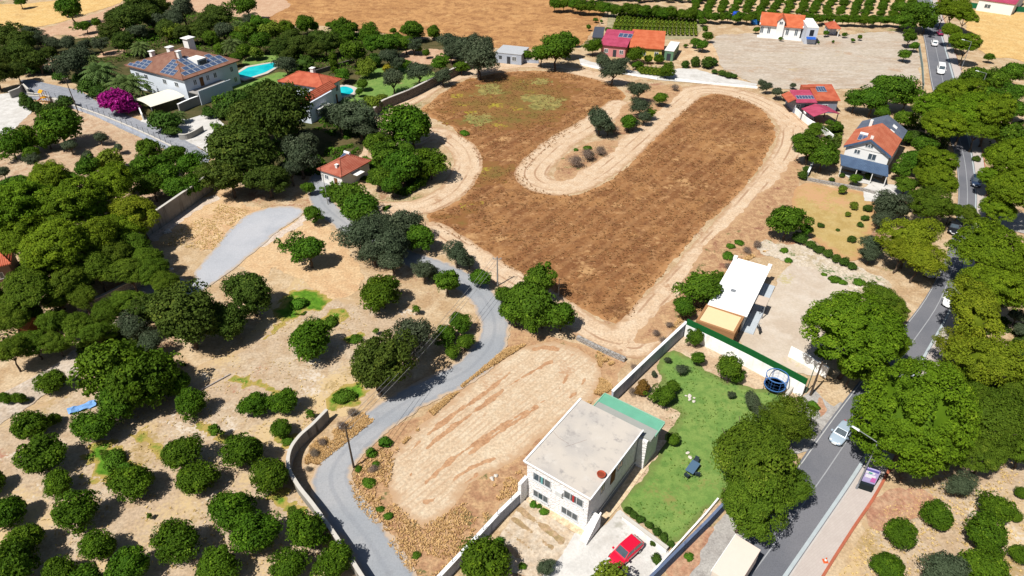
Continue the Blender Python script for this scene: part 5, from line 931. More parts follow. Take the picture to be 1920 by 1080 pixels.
r = empty('bicycle', (p2_.x, p2_.y, .2), .6); tag(r, 'thin bicycle leaning near the bungalow terrace edge', 'bicycle'); MB().tube((-.5,0,.33),(-.1,0,.75),.02,n=5).tube((-.1,0,.75),(.45,0,.75),.02,n=5).tube((-.05,0,.33),(.45,0,.75),.02,n=5).tube((.5,0,.33),(.42,0,.98),.02,n=5).build('frame', STEEL, r); MB().box(-.28,.0,-.07,.07,.88,.93).tube((-.1,0,.75),(-.14,0,.88),.015,n=5).build('saddle', IRON, r); MB().tube((.42,-.28,.98),(.42,.28,.98),.015,n=5).build('handlebar', IRON, r)
for x in (-.5,.5): MB().lathe([(.30,-.02),(.33,-.02),(.33,.02),(.30,.02)], 18, cap=False).build('wheel', TYRE, r); o = r.children[-1]; o.rotation_euler = (math.pi/2,0,0); o.location = (x,0,.33)
p = at(1546,1055); r = empty('traffic_cone', (p.x, p.y, .27)); tag(r, 'small orange and white cone on the pale pavement', 'cone'); MB().lathe([(.20,.03),(.14,.2),(.09,.42),(.04,.62),(.02,.62)], 14).build('cone_body', flat('cone_orange', C(236,110,60)), r); MB().box(-.26,.26,-.26,.26,0,.03).build('cone_base', flat('cone_orange', C(236,110,60)), r); MB().lathe([(.149,.2),(.101,.42),(.099,.42)], 14).build('white_band', flat('plate_white', C(236,236,232,.75)), r)
p = at(155,766); r = empty('tarpaulin', (p.x,p.y,.1), .5); tag(r, 'crumpled light blue tarpaulin on the ground beside the big dark tree', 'tarpaulin'); gm = MB(); _g = random.Random(2); gv = [(-1.6+.4*i+_g.uniform(-.1,.1), -.6+.3*j+_g.uniform(-.08,.08), .05+_g.uniform(0,.28)) for j in range(5) for i in range(9)]
gm.add(gv, [(j*9+i,j*9+i+1,j*9+i+10,j*9+i+9) for j in range(4) for i in range(8)]).build('sheet', flat('light_blue_sheet', C(130,180,240)), r)
a, b = at(368,738), at(432,703); r = empty('irrigation_pipe', a); tag(r, 'thin grey irrigation pipe lying across the orchard soil', 'pipe'); MB().tube((0,0,.16), ((b-a).x,(b-a).y,.16), .09, n=6).build('pipe', flat('pvc_grey', C(190,180,176)), r)
rs = random.Random(4)
def rocks(px, n, spread, lab, s=(.2,.5)):
    for k in range(n):
        p = at(px[0]+rs.uniform(-spread,spread), px[1]+rs.uniform(-spread,spread)*.6); b = bmesh.new(); bmesh.ops.create_icosphere(b, subdivisions=2, radius=1); 
        for v in b.verts: v.co *= 1+.22*(rs.random()-.5)*2
        me = bpy.data.meshes.new('stone'); b.to_mesh(me); b.free(); o = mobj('stone', me, flat('pale_stone', C(232,222,210), .9)); o.location = (p.x,p.y,.15); q = rs.uniform(*s); o.scale = (q,q*rs.uniform(.6,1),q*.55); o.rotation_euler = (0,0,rs.uniform(0,6)); tag(o, lab, 'stone', lab)
rocks((1297,750), 7, 12, 'pale stepping stone set in the upper green lawn', (.15,.28)); rocks((1297,855), 3, 10, 'white stone on the lawn near the garden table', (.15,.25)); rocks((925,896), 3, 7, 'white stone in the dry verge left of the stone house', (.15,.3)); rocks((305,437), 4, 12, 'pale boulder in the rubble below the retaining wall', (.4,.8))

# ------------------------------------------------------------------ trees and shrubs, group by group
T = lambda kind, look, where, mark, mpx, items, group, name=None, cat='tree', hmul=1.0, zs=1.0: cluster(name or {'citrus':'citrus_tree','olive':'olive_tree','pine':'pine_tree','yellowpine':'pine_tree','darkpine':'pine_tree','oak':'oak_tree','palm':'palm_tree','cypress':'cypress_tree','lime':'leafy_tree','broad':'leafy_tree','shrub':'shrub','round':'clipped_shrub','weed':'weed_clump','dry':'dry_bush','sapling':'sapling','cone':'conical_tree','rust':'conical_tree','magenta':'bougainvillea','flower':'flowering_shrub'}[kind], cat, kind, look, where, mark, mpx, items, group, hmul, zs)
BEND = (655,890)
T('citrus','round dark citrus tree','right beside the concrete orchard wall','the wooden road pole',(663,878),[(510,890,42),(580,1000,42),(627,1056,38),(540,1065,38)],'citrus trees along the orchard wall')
T('citrus','round dark citrus tree','in the front orchard rows','the road bend pole',(663,878),[(462,847,41),(368,898,42),(332,850,41),(430,957,45),(480,1005,47),(335,1018,45),(403,1060,42)],'citrus trees in the front orchard')
T('citrus','leafy round citrus tree','in the lower left orchard','the orchard wall',(600,960),[(243,905,42),(143,965,42),(112,905,32),(75,855,46),(170,800,40),(190,1025,36),(240,1062,42),(50,800,34),(18,955,38)],'citrus trees in the lower left orchard')
T('citrus','shaded citrus tree','in the bottom left corner','the frame edge',(0,1080),[(48,1010,38),(25,1062,55),(110,1075,34),(-15,900,30),(150,1100,40)],'corner citrus trees')
T('citrus','small round citrus tree','in the middle orchard row','the concrete wall end',(617,786),[(535,752,29),(480,760,29),(527,804,22),(357,762,30)],'small orchard citrus trees')
T('sapling','young slim green sapling','on the dry orchard ground','the concrete wall end',(617,786),[(582,778,9),(405,810,13),(780,580,8),(705,620,6),(280,968,6)],'orchard saplings')
T('citrus','spiky crowned citrus tree','alone on the golden orchard slope','the road bend',(900,600),[(580,634,46),(717,548,42)],'lone slope citrus trees')
T('broad','spreading open fig tree','on the golden grass above the gravel drive','',(0,0),[(578,465,42)],None)
T('oak','dull olive green oak tree','leaning over the village road','',(0,0),[(705,692,66)],None)
T('olive','grey green olive tree','behind the oak by the road','',(0,0),[(772,632,48)],None)
T('broad','leafy roadside tree','on the inner side of the road curve','the road bend',(925,600),[(862,602,26),(838,628,24),(845,660,18),(838,530,30),(900,517,25),(870,640,22)],'roadside fig trees')
T('rust','reddish dry bush','among the leafy roadside trees','',(0,0),[(843,622,13)],None,'dry_bush','shrub')
T('olive','grey olive tree','by the upper road bend','the brown field',(940,480),[(856,475,30),(880,490,16),(795,510,24),(812,510,18)],'olives at the upper bend')
T('broad','big dark leafy tree','between the road and brown field corner','the road curve',(930,600),[(985,555,56),(1052,590,36),(1012,530,38),(945,548,24),(1018,582,40),(965,582,38),(995,596,34)],'dark trees at the field corner')
T('olive','dense grey olive tree','in the clump above the road','the cottage',(640,320),[(680,440,46),(728,462,40),(762,418,40),(735,492,30),(700,472,32),(715,430,36),(748,452,32)],'olive clump above the road')
T('broad','dark leafy tree','in the clump below the brown track','the road',(790,500),[(790,442,30),(770,450,20),(748,440,20)],'dark trees in the olive clump')
T('broad','tall mid green tree','in front of the small cottage','the cottage',(640,330),[(652,366,42),(670,388,46),(690,405,36),(617,362,18),(585,400,20),(580,352,15)],'tall trees before the cottage')
T('broad','dense green tree','beside the tan track curve','the cottage',(640,320),[(755,312,40),(722,292,40),(710,330,30),(735,345,26),(700,270,30),(762,280,22)],'trees inside the track curve')
T('citrus','rounded dark green tree','bulging onto the tan track','the brown field',(860,300),[(808,310,34),(773,232,44)],'round trees at the track')
T('oak','huge dull green oak tree','over the gravel drive','the cottage',(620,310),[(455,285,72),(500,330,44),(520,210,58),(430,330,44),(470,222,46)],'big oaks beside the cottage')
T('olive','grey green tree','between the oaks and the cottage','the cottage',(630,300),[(560,292,42),(575,262,30),(545,322,26)],'grey trees beside the cottage')
T('olive','silvery olive tree','below the orange roofed house','the garden wall',(705,205),[(635,218,30),(672,222,36),(690,245,24)],'olives below the orange house')
T('lime','yellow green bush','at the foot of the stone garden wall','the dirt track',(740,200),[(700,193,16),(716,188,11)],'yellow green bushes','leafy_bush','shrub')
# left pine wood
T('pine','broad green umbrella pine','in the wood at the left','the retaining wall',(300,420),[(60,400,66),(150,388,66),(205,352,46),(110,470,62),(35,455,55),(175,455,52),(5,390,50),(100,350,48),(225,430,44)],'umbrella pines at the left')
T('yellowpine','yellow tinted pine tree','leaning toward the retaining wall','',(0,0),[(255,395,52)],None)
T('shadepine','dark umbrella pine','above the shaded left wall','the retaining wall',(300,420),[(215,480,44),(55,540,56),(130,520,48),(20,590,44),(250,460,38),(180,505,44),(90,500,48),(268,482,36),(240,505,42),(288,512,34),(312,536,28)],'dark pines above the shaded wall','pine_tree')
T('darkpine','dim green pine tree','near the wooden hut','the hut',(35,610),[(15,655,44),(100,605,36),(60,585,28),(-20,560,40),(110,560,34),(155,560,34),(60,640,36),(105,640,30),(150,612,40),(200,585,38),(180,622,36),(240,562,38)],'dim pines around the hut')  # the last pines listed are added to darken ground that shows only shade
T('broad','light green orchard tree','behind the tall retaining wall','the retaining wall top',(400,340),[(385,325,28),(350,305,32),(308,330,34),(278,282,26),(325,288,28),(300,305,28),(270,318,30),(240,335,30),(360,345,28),(330,352,30),(285,350,30)],'light green trees behind the retaining wall')
T('lime','yellowish leafy tree','among the light green orchard trees','',(0,0),[(205,302,26)],None)
T('broad','leafy green tree','along the left edge of the grove','the grove',(150,330),[(165,318,26),(130,335,28),(175,345,26),(100,345,24),(42,345,30),(12,352,28)],'leafy trees along the grove')
T('olive','small grey olive tree','on the pinkish grove soil','the lane wall',(240,235),[(187,258,15),(130,272,18),(165,296,17),(62,300,17),(5,322,16),(222,277,12)],'small grove olives')
T('citrus','dark round grove tree','below the play slide','the play slide',(80,195),[(110,240,36),(90,262,22),(48,262,28),(20,275,30),(60,285,18)],'dark grove trees')
T('shrub','low green shrub','below the leaning lane pole','the pole',(147,212),[(100,208,15),(125,195,13),(135,218,11)],'low lane shrubs',None,'shrub')
T('cone','clipped conical shrub','beside the yellow play slide','the gate wall',(45,175),[(47,190,10),(62,198,10),(74,203,9)],'clipped cone shrubs','clipped_shrub','shrub')
T('oak','broad olive green oak','beside the shaded farm track','the gravel drive',(400,520),[(345,595,74),(468,548,52),(422,598,46),(300,575,42)],'oaks beside the farm track')
T('olive','pale grey green tree','between oak and big dark tree','the farm track',(190,640),[(250,610,36),(280,645,30)],'pale grey trees')
T('citrus','very dark broad tree','by the farm track','the track end',(100,700),[(225,690,66),(270,720,60),(225,755,46),(300,690,40),(330,720,30)],'big dark trees by the farm track','leafy_tree')
T('citrus','small yellowish citrus tree','beside the sunlit farm track','the big dark tree',(240,700),[(98,712,30),(38,748,14),(8,748,14),(100,785,14)],'small farm track citrus')
# villa gardens
T('palm','feathery date palm','beside the solar roofed villa','the magenta bougainvillea',(218,200),[(235,150,34),(185,130,32),(262,86,18),(435,82,20),(445,46,15),(335,215,14),(170,112,16)],'palms around the villa')
T('magenta','bright magenta bougainvillea','spilling over the lane','the carport',(300,185),[(222,196,26),(203,190,16),(240,205,14)],'bougainvillea beside the lane',None,'shrub')
T('shrub','dark flowering shrub','below the cream carport','the carport',(300,200),[(310,235,24),(325,248,14),(298,222,14)],'shrubs below the carport',None,'shrub')
T('shrub','dense green shrub','in the villa lane planting','the bougainvillea',(218,198),[(170,168,20),(185,178,14),(200,170,14),(300,152,17),(285,160,14),(250,198,10),(115,148,12),(60,130,16),(155,150,16)],'villa lane shrubs',None,'shrub')
T('olive','large grey olive tree','beside the leaning lane pole','',(0,0),[(140,118,32)],None)
T('olive','grey rounded olive tree','in the row before the tan field','the yellow field',(100,40),[(72,74,15),(100,80,15),(128,82,14),(157,84,14),(186,82,15),(55,62,16)],'olive row before the tan field')
T('oak','dark green mass tree','at the far left edge','the left edge',(0,90),[(12,70,26),(36,78,24),(10,108,24),(40,104,24),(70,112,22),(-10,140,24),(30,134,18),(92,100,14)],'dark trees at the left edge')
T('broad','shade tree','standing in the far yellow and tan fields','the yellow field',(60,30),[(130,16,24),(118,12,14),(159,46,13),(180,44,9),(37,2,11)],'field shade trees')
T('oak','tall dark tree','behind the villa','the villa chimneys',(320,90),[(240,30,30),(265,12,28),(217,42,20),(212,66,20),(228,80,19),(282,30,24),(300,14,18),(310,52,20),(345,62,18),(375,58,20),(405,28,26),(385,45,18)],'tall trees behind the villa')
T('olive','grey leaved tree','in the wood behind the villa','the villa chimneys',(320,90),[(342,16,24),(328,36,18),(468,40,15),(420,60,20),(302,40,16),(258,55,16)],'grey trees behind the villa')
T('broad','mid green tree','between the villa and the orange field','the turquoise pool',(480,133),[(462,10,22),(470,62,18),(485,44,15),(500,46,13),(450,72,16),(440,110,12),(395,70,16),(410,90,14),(455,95,15),(485,80,18)],'mid green trees above the pool')
T('lime','light green tree','in the wood above the pool','the turquoise pool',(480,133),[(505,60,20),(325,62,16),(445,62,12),(480,100,12),(560,100,12)],'light green trees above the pool')
T('oak','brownish green tree','in the wood right of the pool','the turquoise pool',(500,130),[(525,88,21),(562,82,24),(545,68,18),(595,72,17),(610,84,20),(585,95,16),(540,105,14)],'brownish trees right of the pool')
T('citrus','dark clipped tree','along the orange field edge','the orange field corner',(500,60),[(540,54,14),(574,47,18),(642,54,19),(660,52,13),(690,64,18),(615,46,7),(630,70,15),(590,52,9)],'dark trees along the orange field')
T('citrus','dark bushy tree','on the orange field margin','the grey shed',(930,100),[(775,55,20),(765,58,12),(811,60,13),(737,58,6)],'field margin trees')
T('broad','green tree','in the garden wood left of the lawn','the garden lawn',(720,150),[(665,96,24),(697,88,17),(727,80,22),(760,80,17),(640,84,14),(650,72,14),(710,72,14),(745,76,14)],'garden wood trees')
T('olive','grey olive tree','around the walled garden lawn','the rounded pool',(648,172),[(737,150,23),(785,132,23),(730,110,18),(830,140,16),(535,117,21),(775,84,14),(745,120,13)],'garden lawn olives')
T('olive','large grey olive tree','over the garden wall end','the grey shed',(940,100),[(897,100,36),(872,88,26),(845,80,22),(845,98,18),(908,84,20),(885,76,16)],'large olives beside the grey shed')
T('broad','small leafy tree','in the walled garden','the rounded pool',(648,172),[(645,138,14),(825,118,17),(865,124,13),(680,158,11),(672,172,8),(762,120,12),(800,100,8),(840,108,8),(785,92,8)],'small walled garden trees')
T('lime','bright yellow green tree','on the walled garden lawn','the orange roofed house',(600,160),[(685,128,17),(690,118,10)],'yellow green lawn trees')
T('flower','yellow flowering bush','in the middle of the walled garden','',(0,0),[(729,130,11)],None,None,'shrub')
T('round','clipped round bush','between the two pools','the orange roofed house',(580,160),[(572,120,13),(702,115,10),(555,135,10)],'clipped garden bushes',None,'shrub')
T('cypress','slender dark cypress','beside the orange roofed house','',(0,0),[(626,120,6)],None)
T('shrub','dark hedge shrub','between villa wall and turquoise pool','the villa',(440,150),[(450,190,18),(430,205,18),(470,180,18),(490,170,16),(510,165,14),(465,205,16),(422,215,14),(480,200,14),(440,222,14),(395,215,12)],'hedge shrubs below the pool',None,'shrub')
T('weed','low weed bush','alone in the brown field','',(0,0),[(870,250,9)],None,None,'shrub')
# field island and top middle
T('olive','dark grey olive tree','on the strip inside the brown field','the pink house',(1150,85),[(1124,222,31),(1140,236,18),(1198,170,21),(1200,198,23),(1188,232,13),(1207,220,15)],'olives on the field strip')
T('broad','bright green bush tree','on the strip inside the brown field','the pink house',(1150,85),[(1179,227,19),(1238,183,16),(1218,213,13)],'green bushes on the field strip')
T('dry','dry twiggy bush','on the strip inside the brown field','the pink house',(1150,85),[(1102,292,22),(1150,245,16),(1080,305,20),(1186,170,12),(1265,165,12),(1125,285,16)],'dry bushes on the field strip',None,'shrub')
T('weed','small green bush','at the tip of the field strip','the field track',(1050,350),[(1102,278,8),(1080,281,5),(1108,290,6)],'small bushes on the strip',None,'shrub')
T('broad','broad leafy tree','beside the grey shed','the pink house',(1140,85),[(1042,92,38),(1015,100,24),(1062,84,26),(985,103,12),(1080,78,10)],'leafy trees beside the grey shed')
T('olive','grey olive tree','by the pale driveway before the pink house','the pink house',(1150,85),[(1150,130,28),(1130,112,20),(1165,118,18)],'driveway olives')
T('citrus','dark rounded tree','in front of the pink and yellow houses','the pink house',(1140,90),[(1112,90,17),(1189,104,20),(1250,132,17),(1234,110,11),(1215,112,9),(1196,122,10)],'trees before the pink house')
T('broad','thin green tree','right of the yellow house','the yellow house',(1240,85),[(1302,78,12),(1318,84,14),(1328,68,12),(1318,40,9),(1322,55,8),(1286,85,5),(1330,110,9)],'trees right of the yellow house')
T('round','clipped round shrub','beside the pale driveway','the yellow house',(1240,100),[(1304,117,9),(1326,119,10),(1338,116,8),(1285,121,7)],'clipped driveway shrubs',None,'shrub')
T('shrub','low green shrub','along the bare lot edge','the yellow house',(1240,100),[(1352,138,9),(1365,142,9),(1375,144,7),(1340,136,6)],'lot edge shrubs',None,'shrub')
T('broad','little tree','behind the pink house','the orange field',(1100,40),[(1104,52,6),(1117,37,6),(1140,56,8),(1155,55,6),(1152,24,6),(1128,40,4)],'little trees behind the pink house')
# far hedge and orchard rows
T2 = []
for i in range(17): T2.append((1040+i*17+RNG.uniform(-3,3), 8+i*1.3+RNG.uniform(-2,2), 14))
for t in T2: plant('hedge_tree','tree','citrus',*t,'dark evergreen tree in the tall far hedge beyond the orange field','evergreen hedge beyond the orange field',hmul=1.25)
for i in range(32): plant('hedge_tree','tree','citrus',1330+i*12+RNG.uniform(-2,2),31+.25*i+RNG.uniform(-2,2),11,'dark evergreen tree in the hedge behind the white villa','evergreen hedge behind the white villa',hmul=1.35)
for i in range(17):
    for j, y in enumerate((20,12,5,-2,-9)):
        x = 1300+i*25+(20-y)*.45; plant('orchard_tree','tree','citrus',x+RNG.uniform(-2,2),y+i*.3+RNG.uniform(-1,1),9.5,'round green tree in the ordered far orchard rows behind the villa hedge','far orchard rows')
for i in range(22): plant('hedge_tree','tree','citrus',1060+i*13,-6+RNG.uniform(-2,2),10,'dark tree of the far row above the evergreen hedge','far upper tree row')
T('broad','small young tree','on the bare lot by the white villa','the white villa',(1468,60),[(1549,62,7),(1582,65,6),(1463,72,5),(1600,75,5),(1612,70,6),(1510,78,3),(1535,80,3),(1418,55,8),(1563,78,3)],'young trees on the bare lot')
T('olive','grey olive bush','behind the red farmhouse','the red farmhouse',(1520,180),[(1457,172,14),(1438,162,13),(1428,156,9),(1487,160,7),(1470,180,9)],'olives behind the red farmhouse')
T('dry','pale dry bush','before the far hedge','',(0,0),[(1618,46,12)],None,None,'shrub')
# right side, houses and road
T('broad','big dark leafy tree','behind the red farmhouse','the red farmhouse',(1560,180),[(1672,165,42),(1640,185,34),(1605,188,24),(1700,185,26),(1655,150,22)],'dark trees beside the red farmhouse')
T('broad','leafy tree','around the gabled white house','the gabled house',(1630,270),[(1527,240,16),(1570,240,13),(1655,212,18),(1690,222,22),(1700,255,18),(1715,300,28),(1690,320,22),(1700,345,24),(1725,270,24),(1602,335,14),(1555,230,9)],'trees around the gabled house')
T('broad','dense green tree','between the track and gabled house','the gabled house',(1590,280),[(1545,290,34),(1518,278,32),(1500,262,20),(1520,248,16)],'dense trees beside the track')
T('shrub','small shrub','along the pale low lawn wall','the blue veranda',(1600,310),[(1503,330,11),(1512,318,8),(1578,330,6),(1560,338,6),(1628,332,9)],'shrubs along the low wall',None,'shrub')
T('lime','small round tree','on the golden dry lawn','the blue veranda',(1600,320),[(1580,356,10),(1601,387,8),(1590,402,6)],'lawn trees')
T('shrub','small green bush','on the golden dry lawn','the blue veranda',(1600,320),[(1621,410,8),(1626,392,10),(1614,423,7),(1538,423,7),(1571,432,4),(1598,450,9),(1542,467,6)],'lawn bushes',None,'shrub')
T('broad','big dark round bush','at the corner of the golden lawn','the bungalow',(1430,520),[(1478,415,38),(1512,432,16),(1460,402,14)],'dark bushes at the lawn corner','leafy_tree')
T('shrub','low hedge bush','along the bank below the golden lawn','the big dark bush',(1480,420),[(1500,450,14),(1518,460,11),(1535,468,11),(1552,477,11),(1568,485,11),(1583,492,11),(1598,500,10)],'hedge bushes on the bank',None,'shrub')
T('weed','green weed clump','around the bungalow bank','the bungalow',(1440,500),[(1365,480,12),(1385,455,9),(1470,470,9),(1478,488,8),(1565,525,12),(1580,530,9),(1545,515,6),(1610,530,12),(1370,462,9)],'weeds at the bank',None,'shrub')
T('olive','tall grey olive tree','beside the golden dry lawn','the gabled house',(1630,300),[(1665,385,36),(1655,408,24),(1636,458,26),(1632,478,20),(1690,395,22)],'olives beside the golden lawn')
T('broad','bright branching tree','shading the white bungalow roof','the bungalow',(1400,560),[(1312,540,44),(1285,578,26),(1345,525,20)],'trees shading the bungalow')
# pines along the main road
T('pine','umbrella pine','left of the main road by the gabled house','the gabled house',(1640,270),[(1760,308,36),(1768,342,42),(1735,322,22)],'left roadside pines by the gabled house')
T('darkpine','dark green pine','beside the middle stretch of the road','the gabled house',(1640,270),[(1748,385,44),(1815,402,22),(1725,370,24),(1785,395,24)],'dark pines beside the road')
T('yellowpine','tall yellow green pine','left of the road above the gravel yard','the bungalow',(1430,520),[(1712,445,52),(1728,480,46),(1690,475,34)],'yellow pines above the gravel yard')
T('darkpine','dull green pine','shading the road beside the gravel yard','the bungalow',(1430,520),[(1650,555,42),(1678,580,30),(1625,585,24)],'dull pines beside the gravel yard')
T('pine','big bright umbrella pine','between the gravel yard and road','the trampoline',(1455,715),[(1610,612,92),(1668,650,36)],'pines between yard and road')
T('pine','low pine crown','beneath the big yard pine','the trampoline',(1455,715),[(1600,692,36),(1640,690,30),(1545,668,14)],'low pines by the yard')
T('domepine','huge smooth domed pine','over the road beside the billboard','',(0,0),[(1718,782,106)],None,'pine_tree',zs=1.12)
T('darkpine','large dark pine','over the lawn and street wall','the stone house',(1150,880),[(1408,838,108),(1400,935,80),(1475,905,58),(1470,790,56)],'dark pines over the lawn')
T('yellowpine','yellowish pine tree','in the pine belt right of the road','the billboard',(1620,900),[(1828,590,68),(1865,690,74),(1810,650,52)],'yellowish pines right of the road')
T('pine','green roadside pine','in the pine belt right of the road','the billboard',(1620,900),[(1858,470,66),(1875,545,60),(1815,700,40),(1905,505,46)],'green pines right of the road')
T('darkpine','dull olive pine','in the pine belt behind the dome','the billboard',(1620,900),[(1872,790,78),(1850,845,52),(1910,730,58),(1925,840,48),(1840,745,44)],'dull pines behind the dome')
T('pine','dense pine','right of the road opposite the gabled house','the parked dark car',(1828,350),[(1882,305,46),(1892,360,50),(1862,335,28),(1872,390,34),(1915,330,34)],'pines opposite the gabled house')
T('pine','broad pine crown','overhanging the road above the gabled house','the gabled house',(1640,260),[(1790,185,44),(1750,205,40),(1765,235,40),(1815,215,44),(1862,215,46),(1835,240,34)],'pines overhanging the road')
T('broad','pale green tree','right of the road by the far field','the white van',(1762,135),[(1865,150,28),(1830,148,28),(1897,135,28),(1885,190,20),(1855,108,10),(1910,170,26),(1905,205,24),(1880,250,36),(1915,260,28),(1850,180,24)],'trees right of the far road')
T('pine','dark roadside pine','by the far stretch of road','the white car',(1750,85),[(1812,86,27),(1785,62,19),(1798,75,18),(1790,16,30),(1812,30,24),(1770,22,22)],'far roadside pines')
T('broad','dark leafy tree','left of the far road end','the white car',(1750,85),[(1720,22,34),(1700,35,22),(1738,40,22),(1705,72,17),(1715,85,12),(1697,102,14),(1690,12,18)],'leafy trees at the far road end')
T('shrub','roadside shrub','left of the road by the gabled house','the gabled house',(1640,270),[(1715,262,22),(1735,268,20),(1745,285,14),(1795,225,12),(1830,300,8)],'roadside shrubs',None,'shrub')
T('olive','grey green olive','at the right edge beyond the pines','the frame edge',(1920,580),[(1908,592,20),(1912,620,14),(1905,560,14)],'olives beyond the pines')
# lawn garden of the stone house
T('rust','brownish conical tree','beside the green edged annexe','',(0,0),[(1205,728,16)],None)
T('broad','leafy garden tree','on the lawn behind the stone house','the green edged annexe',(1200,780),[(1250,738,27),(1262,722,16),(1370,692,32),(1308,672,17),(1308,634,19),(1262,826,15),(1385,705,16)],'garden trees on the lawn')
T('olive','small olive bush','on the lawn behind the stone house','the green edged annexe',(1200,780),[(1278,692,14),(1372,742,9),(1410,752,20),(1425,775,20),(1252,675,8),(1226,702,7)],'olive bushes on the lawn')
T('shrub','low garden shrub','along the front garden wall','the red car',(1165,1040),[(1178,958,8),(1188,966,9),(1200,975,9),(1215,985,9),(1230,998,9),(1245,1010,10),(1258,1020,8),(1232,1052,12),(1190,985,6),(1225,1018,7)],'shrubs along the front wall',None,'shrub')
T('weed','leafy clump','in the vegetable plot yard','the stone house',(1040,930),[(1020,960,10),(1000,945,8),(935,1018,14),(945,1032,9),(980,1062,9),(1010,950,6)],'plot clumps',None,'shrub')
T('citrus','broad dark citrus tree','beside the yard wall at the bottom edge','',(0,0),[(903,1056,52)],None)
T('olive','rounded grey olive','on the yard below the vegetable plot','',(0,0),[(1022,1062,20)],None)
T('lime','bright green crown','at the bottom edge below the red car','',(0,0),[(1142,1098,44)],None,'leafy_tree')
T('weed','bright green bush','beside the roadside apron','the trampoline',(1455,715),[(1525,762,13),(1292,1045,10)],'apron bushes',None,'shrub')
# roadside verge
T('weed','green verge bush','on the dry verge inside the road bend','the wooden pole',(663,878),[(722,830,15),(696,850,13),(690,905,13),(728,968,10),(672,880,8),(780,1042,9),(705,872,8),(712,955,8)],'verge bushes',None,'shrub')
T('dry','dry brown bush','between the orchard wall and village road','the wooden pole',(663,878),[(590,850,14),(605,830,13),(640,800,14),(660,775,16),(578,880,10),(700,880,13)],'dry verge bushes',None,'shrub')
T('weed','bright weed mound','in the lower left orchard','the orchard wall',(560,850),[(215,862,24),(232,882,20),(648,744,20),(665,637,14),(560,570,18),(620,603,15),(540,828,13)],'bright weed mounds',None,'shrub')
T('dry','dry golden bush','along the boundary wall and track','the bungalow',(1400,560),[(1245,640,13),(1230,625,12),(1255,610,12),(1190,690,12),(1400,470,12),(1420,460,12),(1365,500,12),(1185,735,12)],'dry bushes along the boundary',None,'shrub')
# right lower orchard
T('citrus','bright round citrus tree','right of the pavement below the domed pine','the billboard',(1620,905),[(1762,970,33),(1688,1003,32),(1663,1060,33),(1865,955,33),(1850,1008,42),(1848,1062,46),(1915,1040,22),(1915,925,14),(1905,970,14)],'citrus trees right of the pavement')
T('olive','soft grey green tree','at the lower right orchard','the billboard',(1620,905),[(1803,908,30),(1770,1066,50)],'grey trees in the right orchard')

# undergrowth that fills the gardens and the wood floor: leaves too many to count
def undergrowth(name, mat, polys, n, size, hmax, seed, thr=-.05):
    rng = np.random.RandomState(seed); P = []; per = n//len(polys)
    for poly in polys:
        Q = np.array([[q.x,q.y] for q in G(poly)]); lo, hi = Q.min(0), Q.max(0); k = 0
        while k < per:
            X = rng.rand(6000,2)*(hi-lo)+lo; X = X[inside(X[:,0],X[:,1],Q)]; v = vnoise(X[:,0],X[:,1],.16)+.6*vnoise(X[:,0],X[:,1],.5); X, v = X[v > thr], v[v > thr]; X, v = X[:per-k], v[:per-k]
            P.append(np.stack([X[:,0],X[:,1],.1+np.clip((v-thr)*3, 0, 1)*hmax*rng.rand(len(X))**.6],1)); k += len(X)
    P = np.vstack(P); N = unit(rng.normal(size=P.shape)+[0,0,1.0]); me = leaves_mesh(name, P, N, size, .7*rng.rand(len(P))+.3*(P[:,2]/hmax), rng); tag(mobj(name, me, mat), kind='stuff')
undergrowth('undergrowth', LM['broad'], [[(-40,95),(200,66),(300,20),(460,35),(560,55),(700,66),(740,80),(700,130),(640,140),(560,150),(520,118),(440,126),(340,84),(230,118),(160,120),(90,140),(-40,130)],[(400,190),(500,165),(520,200),(580,215),(690,205),(690,260),(640,330),(560,330),(430,300),(395,240)],[(620,350),(720,280),(820,300),(800,350),(740,380),(700,420),(640,400)]], 42000, .26, 1.5, 21)
undergrowth('undergrowth', LM['oak'], [[(-40,380),(200,330),(260,410),(250,470),(150,560),(60,640),(-40,660)],[(150,640),(330,560),(420,600),(360,680),(250,770),(150,740)],[(1690,300),(1740,280),(1760,400),(1720,420),(1690,400)],[(1800,560),(1920,520),(1920,860),(1840,860),(1790,700)],[(1690,240),(1760,180),(1780,260),(1765,330),(1700,350)],[(1805,140),(1920,120),(1920,300),(1860,280),(1820,200)],[(1495,245),(1580,240),(1570,310),(1510,300)]], 32000, .26, 1.0, 22)
# vines in the far vineyard: one row each
def vine_rows():
    rng = np.random.RandomState(8); n = 1300; P = np.stack([rng.rand(n)*2-1, rng.normal(size=n)*.028, .04+np.abs(rng.normal(size=n))*.035], 1); N = unit(rng.normal(size=(n,3))+[0,0,.8]); me = leaves_mesh('vine_foliage', P, N, .035, rng.rand(n), rng); me.materials.append(LM['lime'])
    for i in range(20):
        t = (i+.5)/20; a = at(1160+145*t, 24+8*t); b = at(1143+165*t, 66+4*t); c = (a+b)/2; h = (b-a).length/2*.94; o = mobj('vine_row', me); o.location = (c.x,c.y,.1); o.rotation_euler = (0,0,math.atan2((b-a).y,(b-a).x)); o.scale = (h,8,9); tag(o, 'narrow green vine row in the vineyard behind the yellow house', 'vine row', 'vine rows in the vineyard')
    for i in range(6):
        t = (i+.5)/6; a = at(1190+48*t, 128+6*t); b = at(1200+45*t, 140+5*t); c = (a+b)/2; o = mobj('crop_row', me); o.location = (c.x,c.y,.1); o.rotation_euler = (0,0,math.atan2((b-a).y,(b-a).x)); o.scale = ((b-a).length/2,9,8); tag(o, 'short pale green crop row beside the pale driveway wall', 'crop row', 'crop rows by the driveway')
vine_rows()

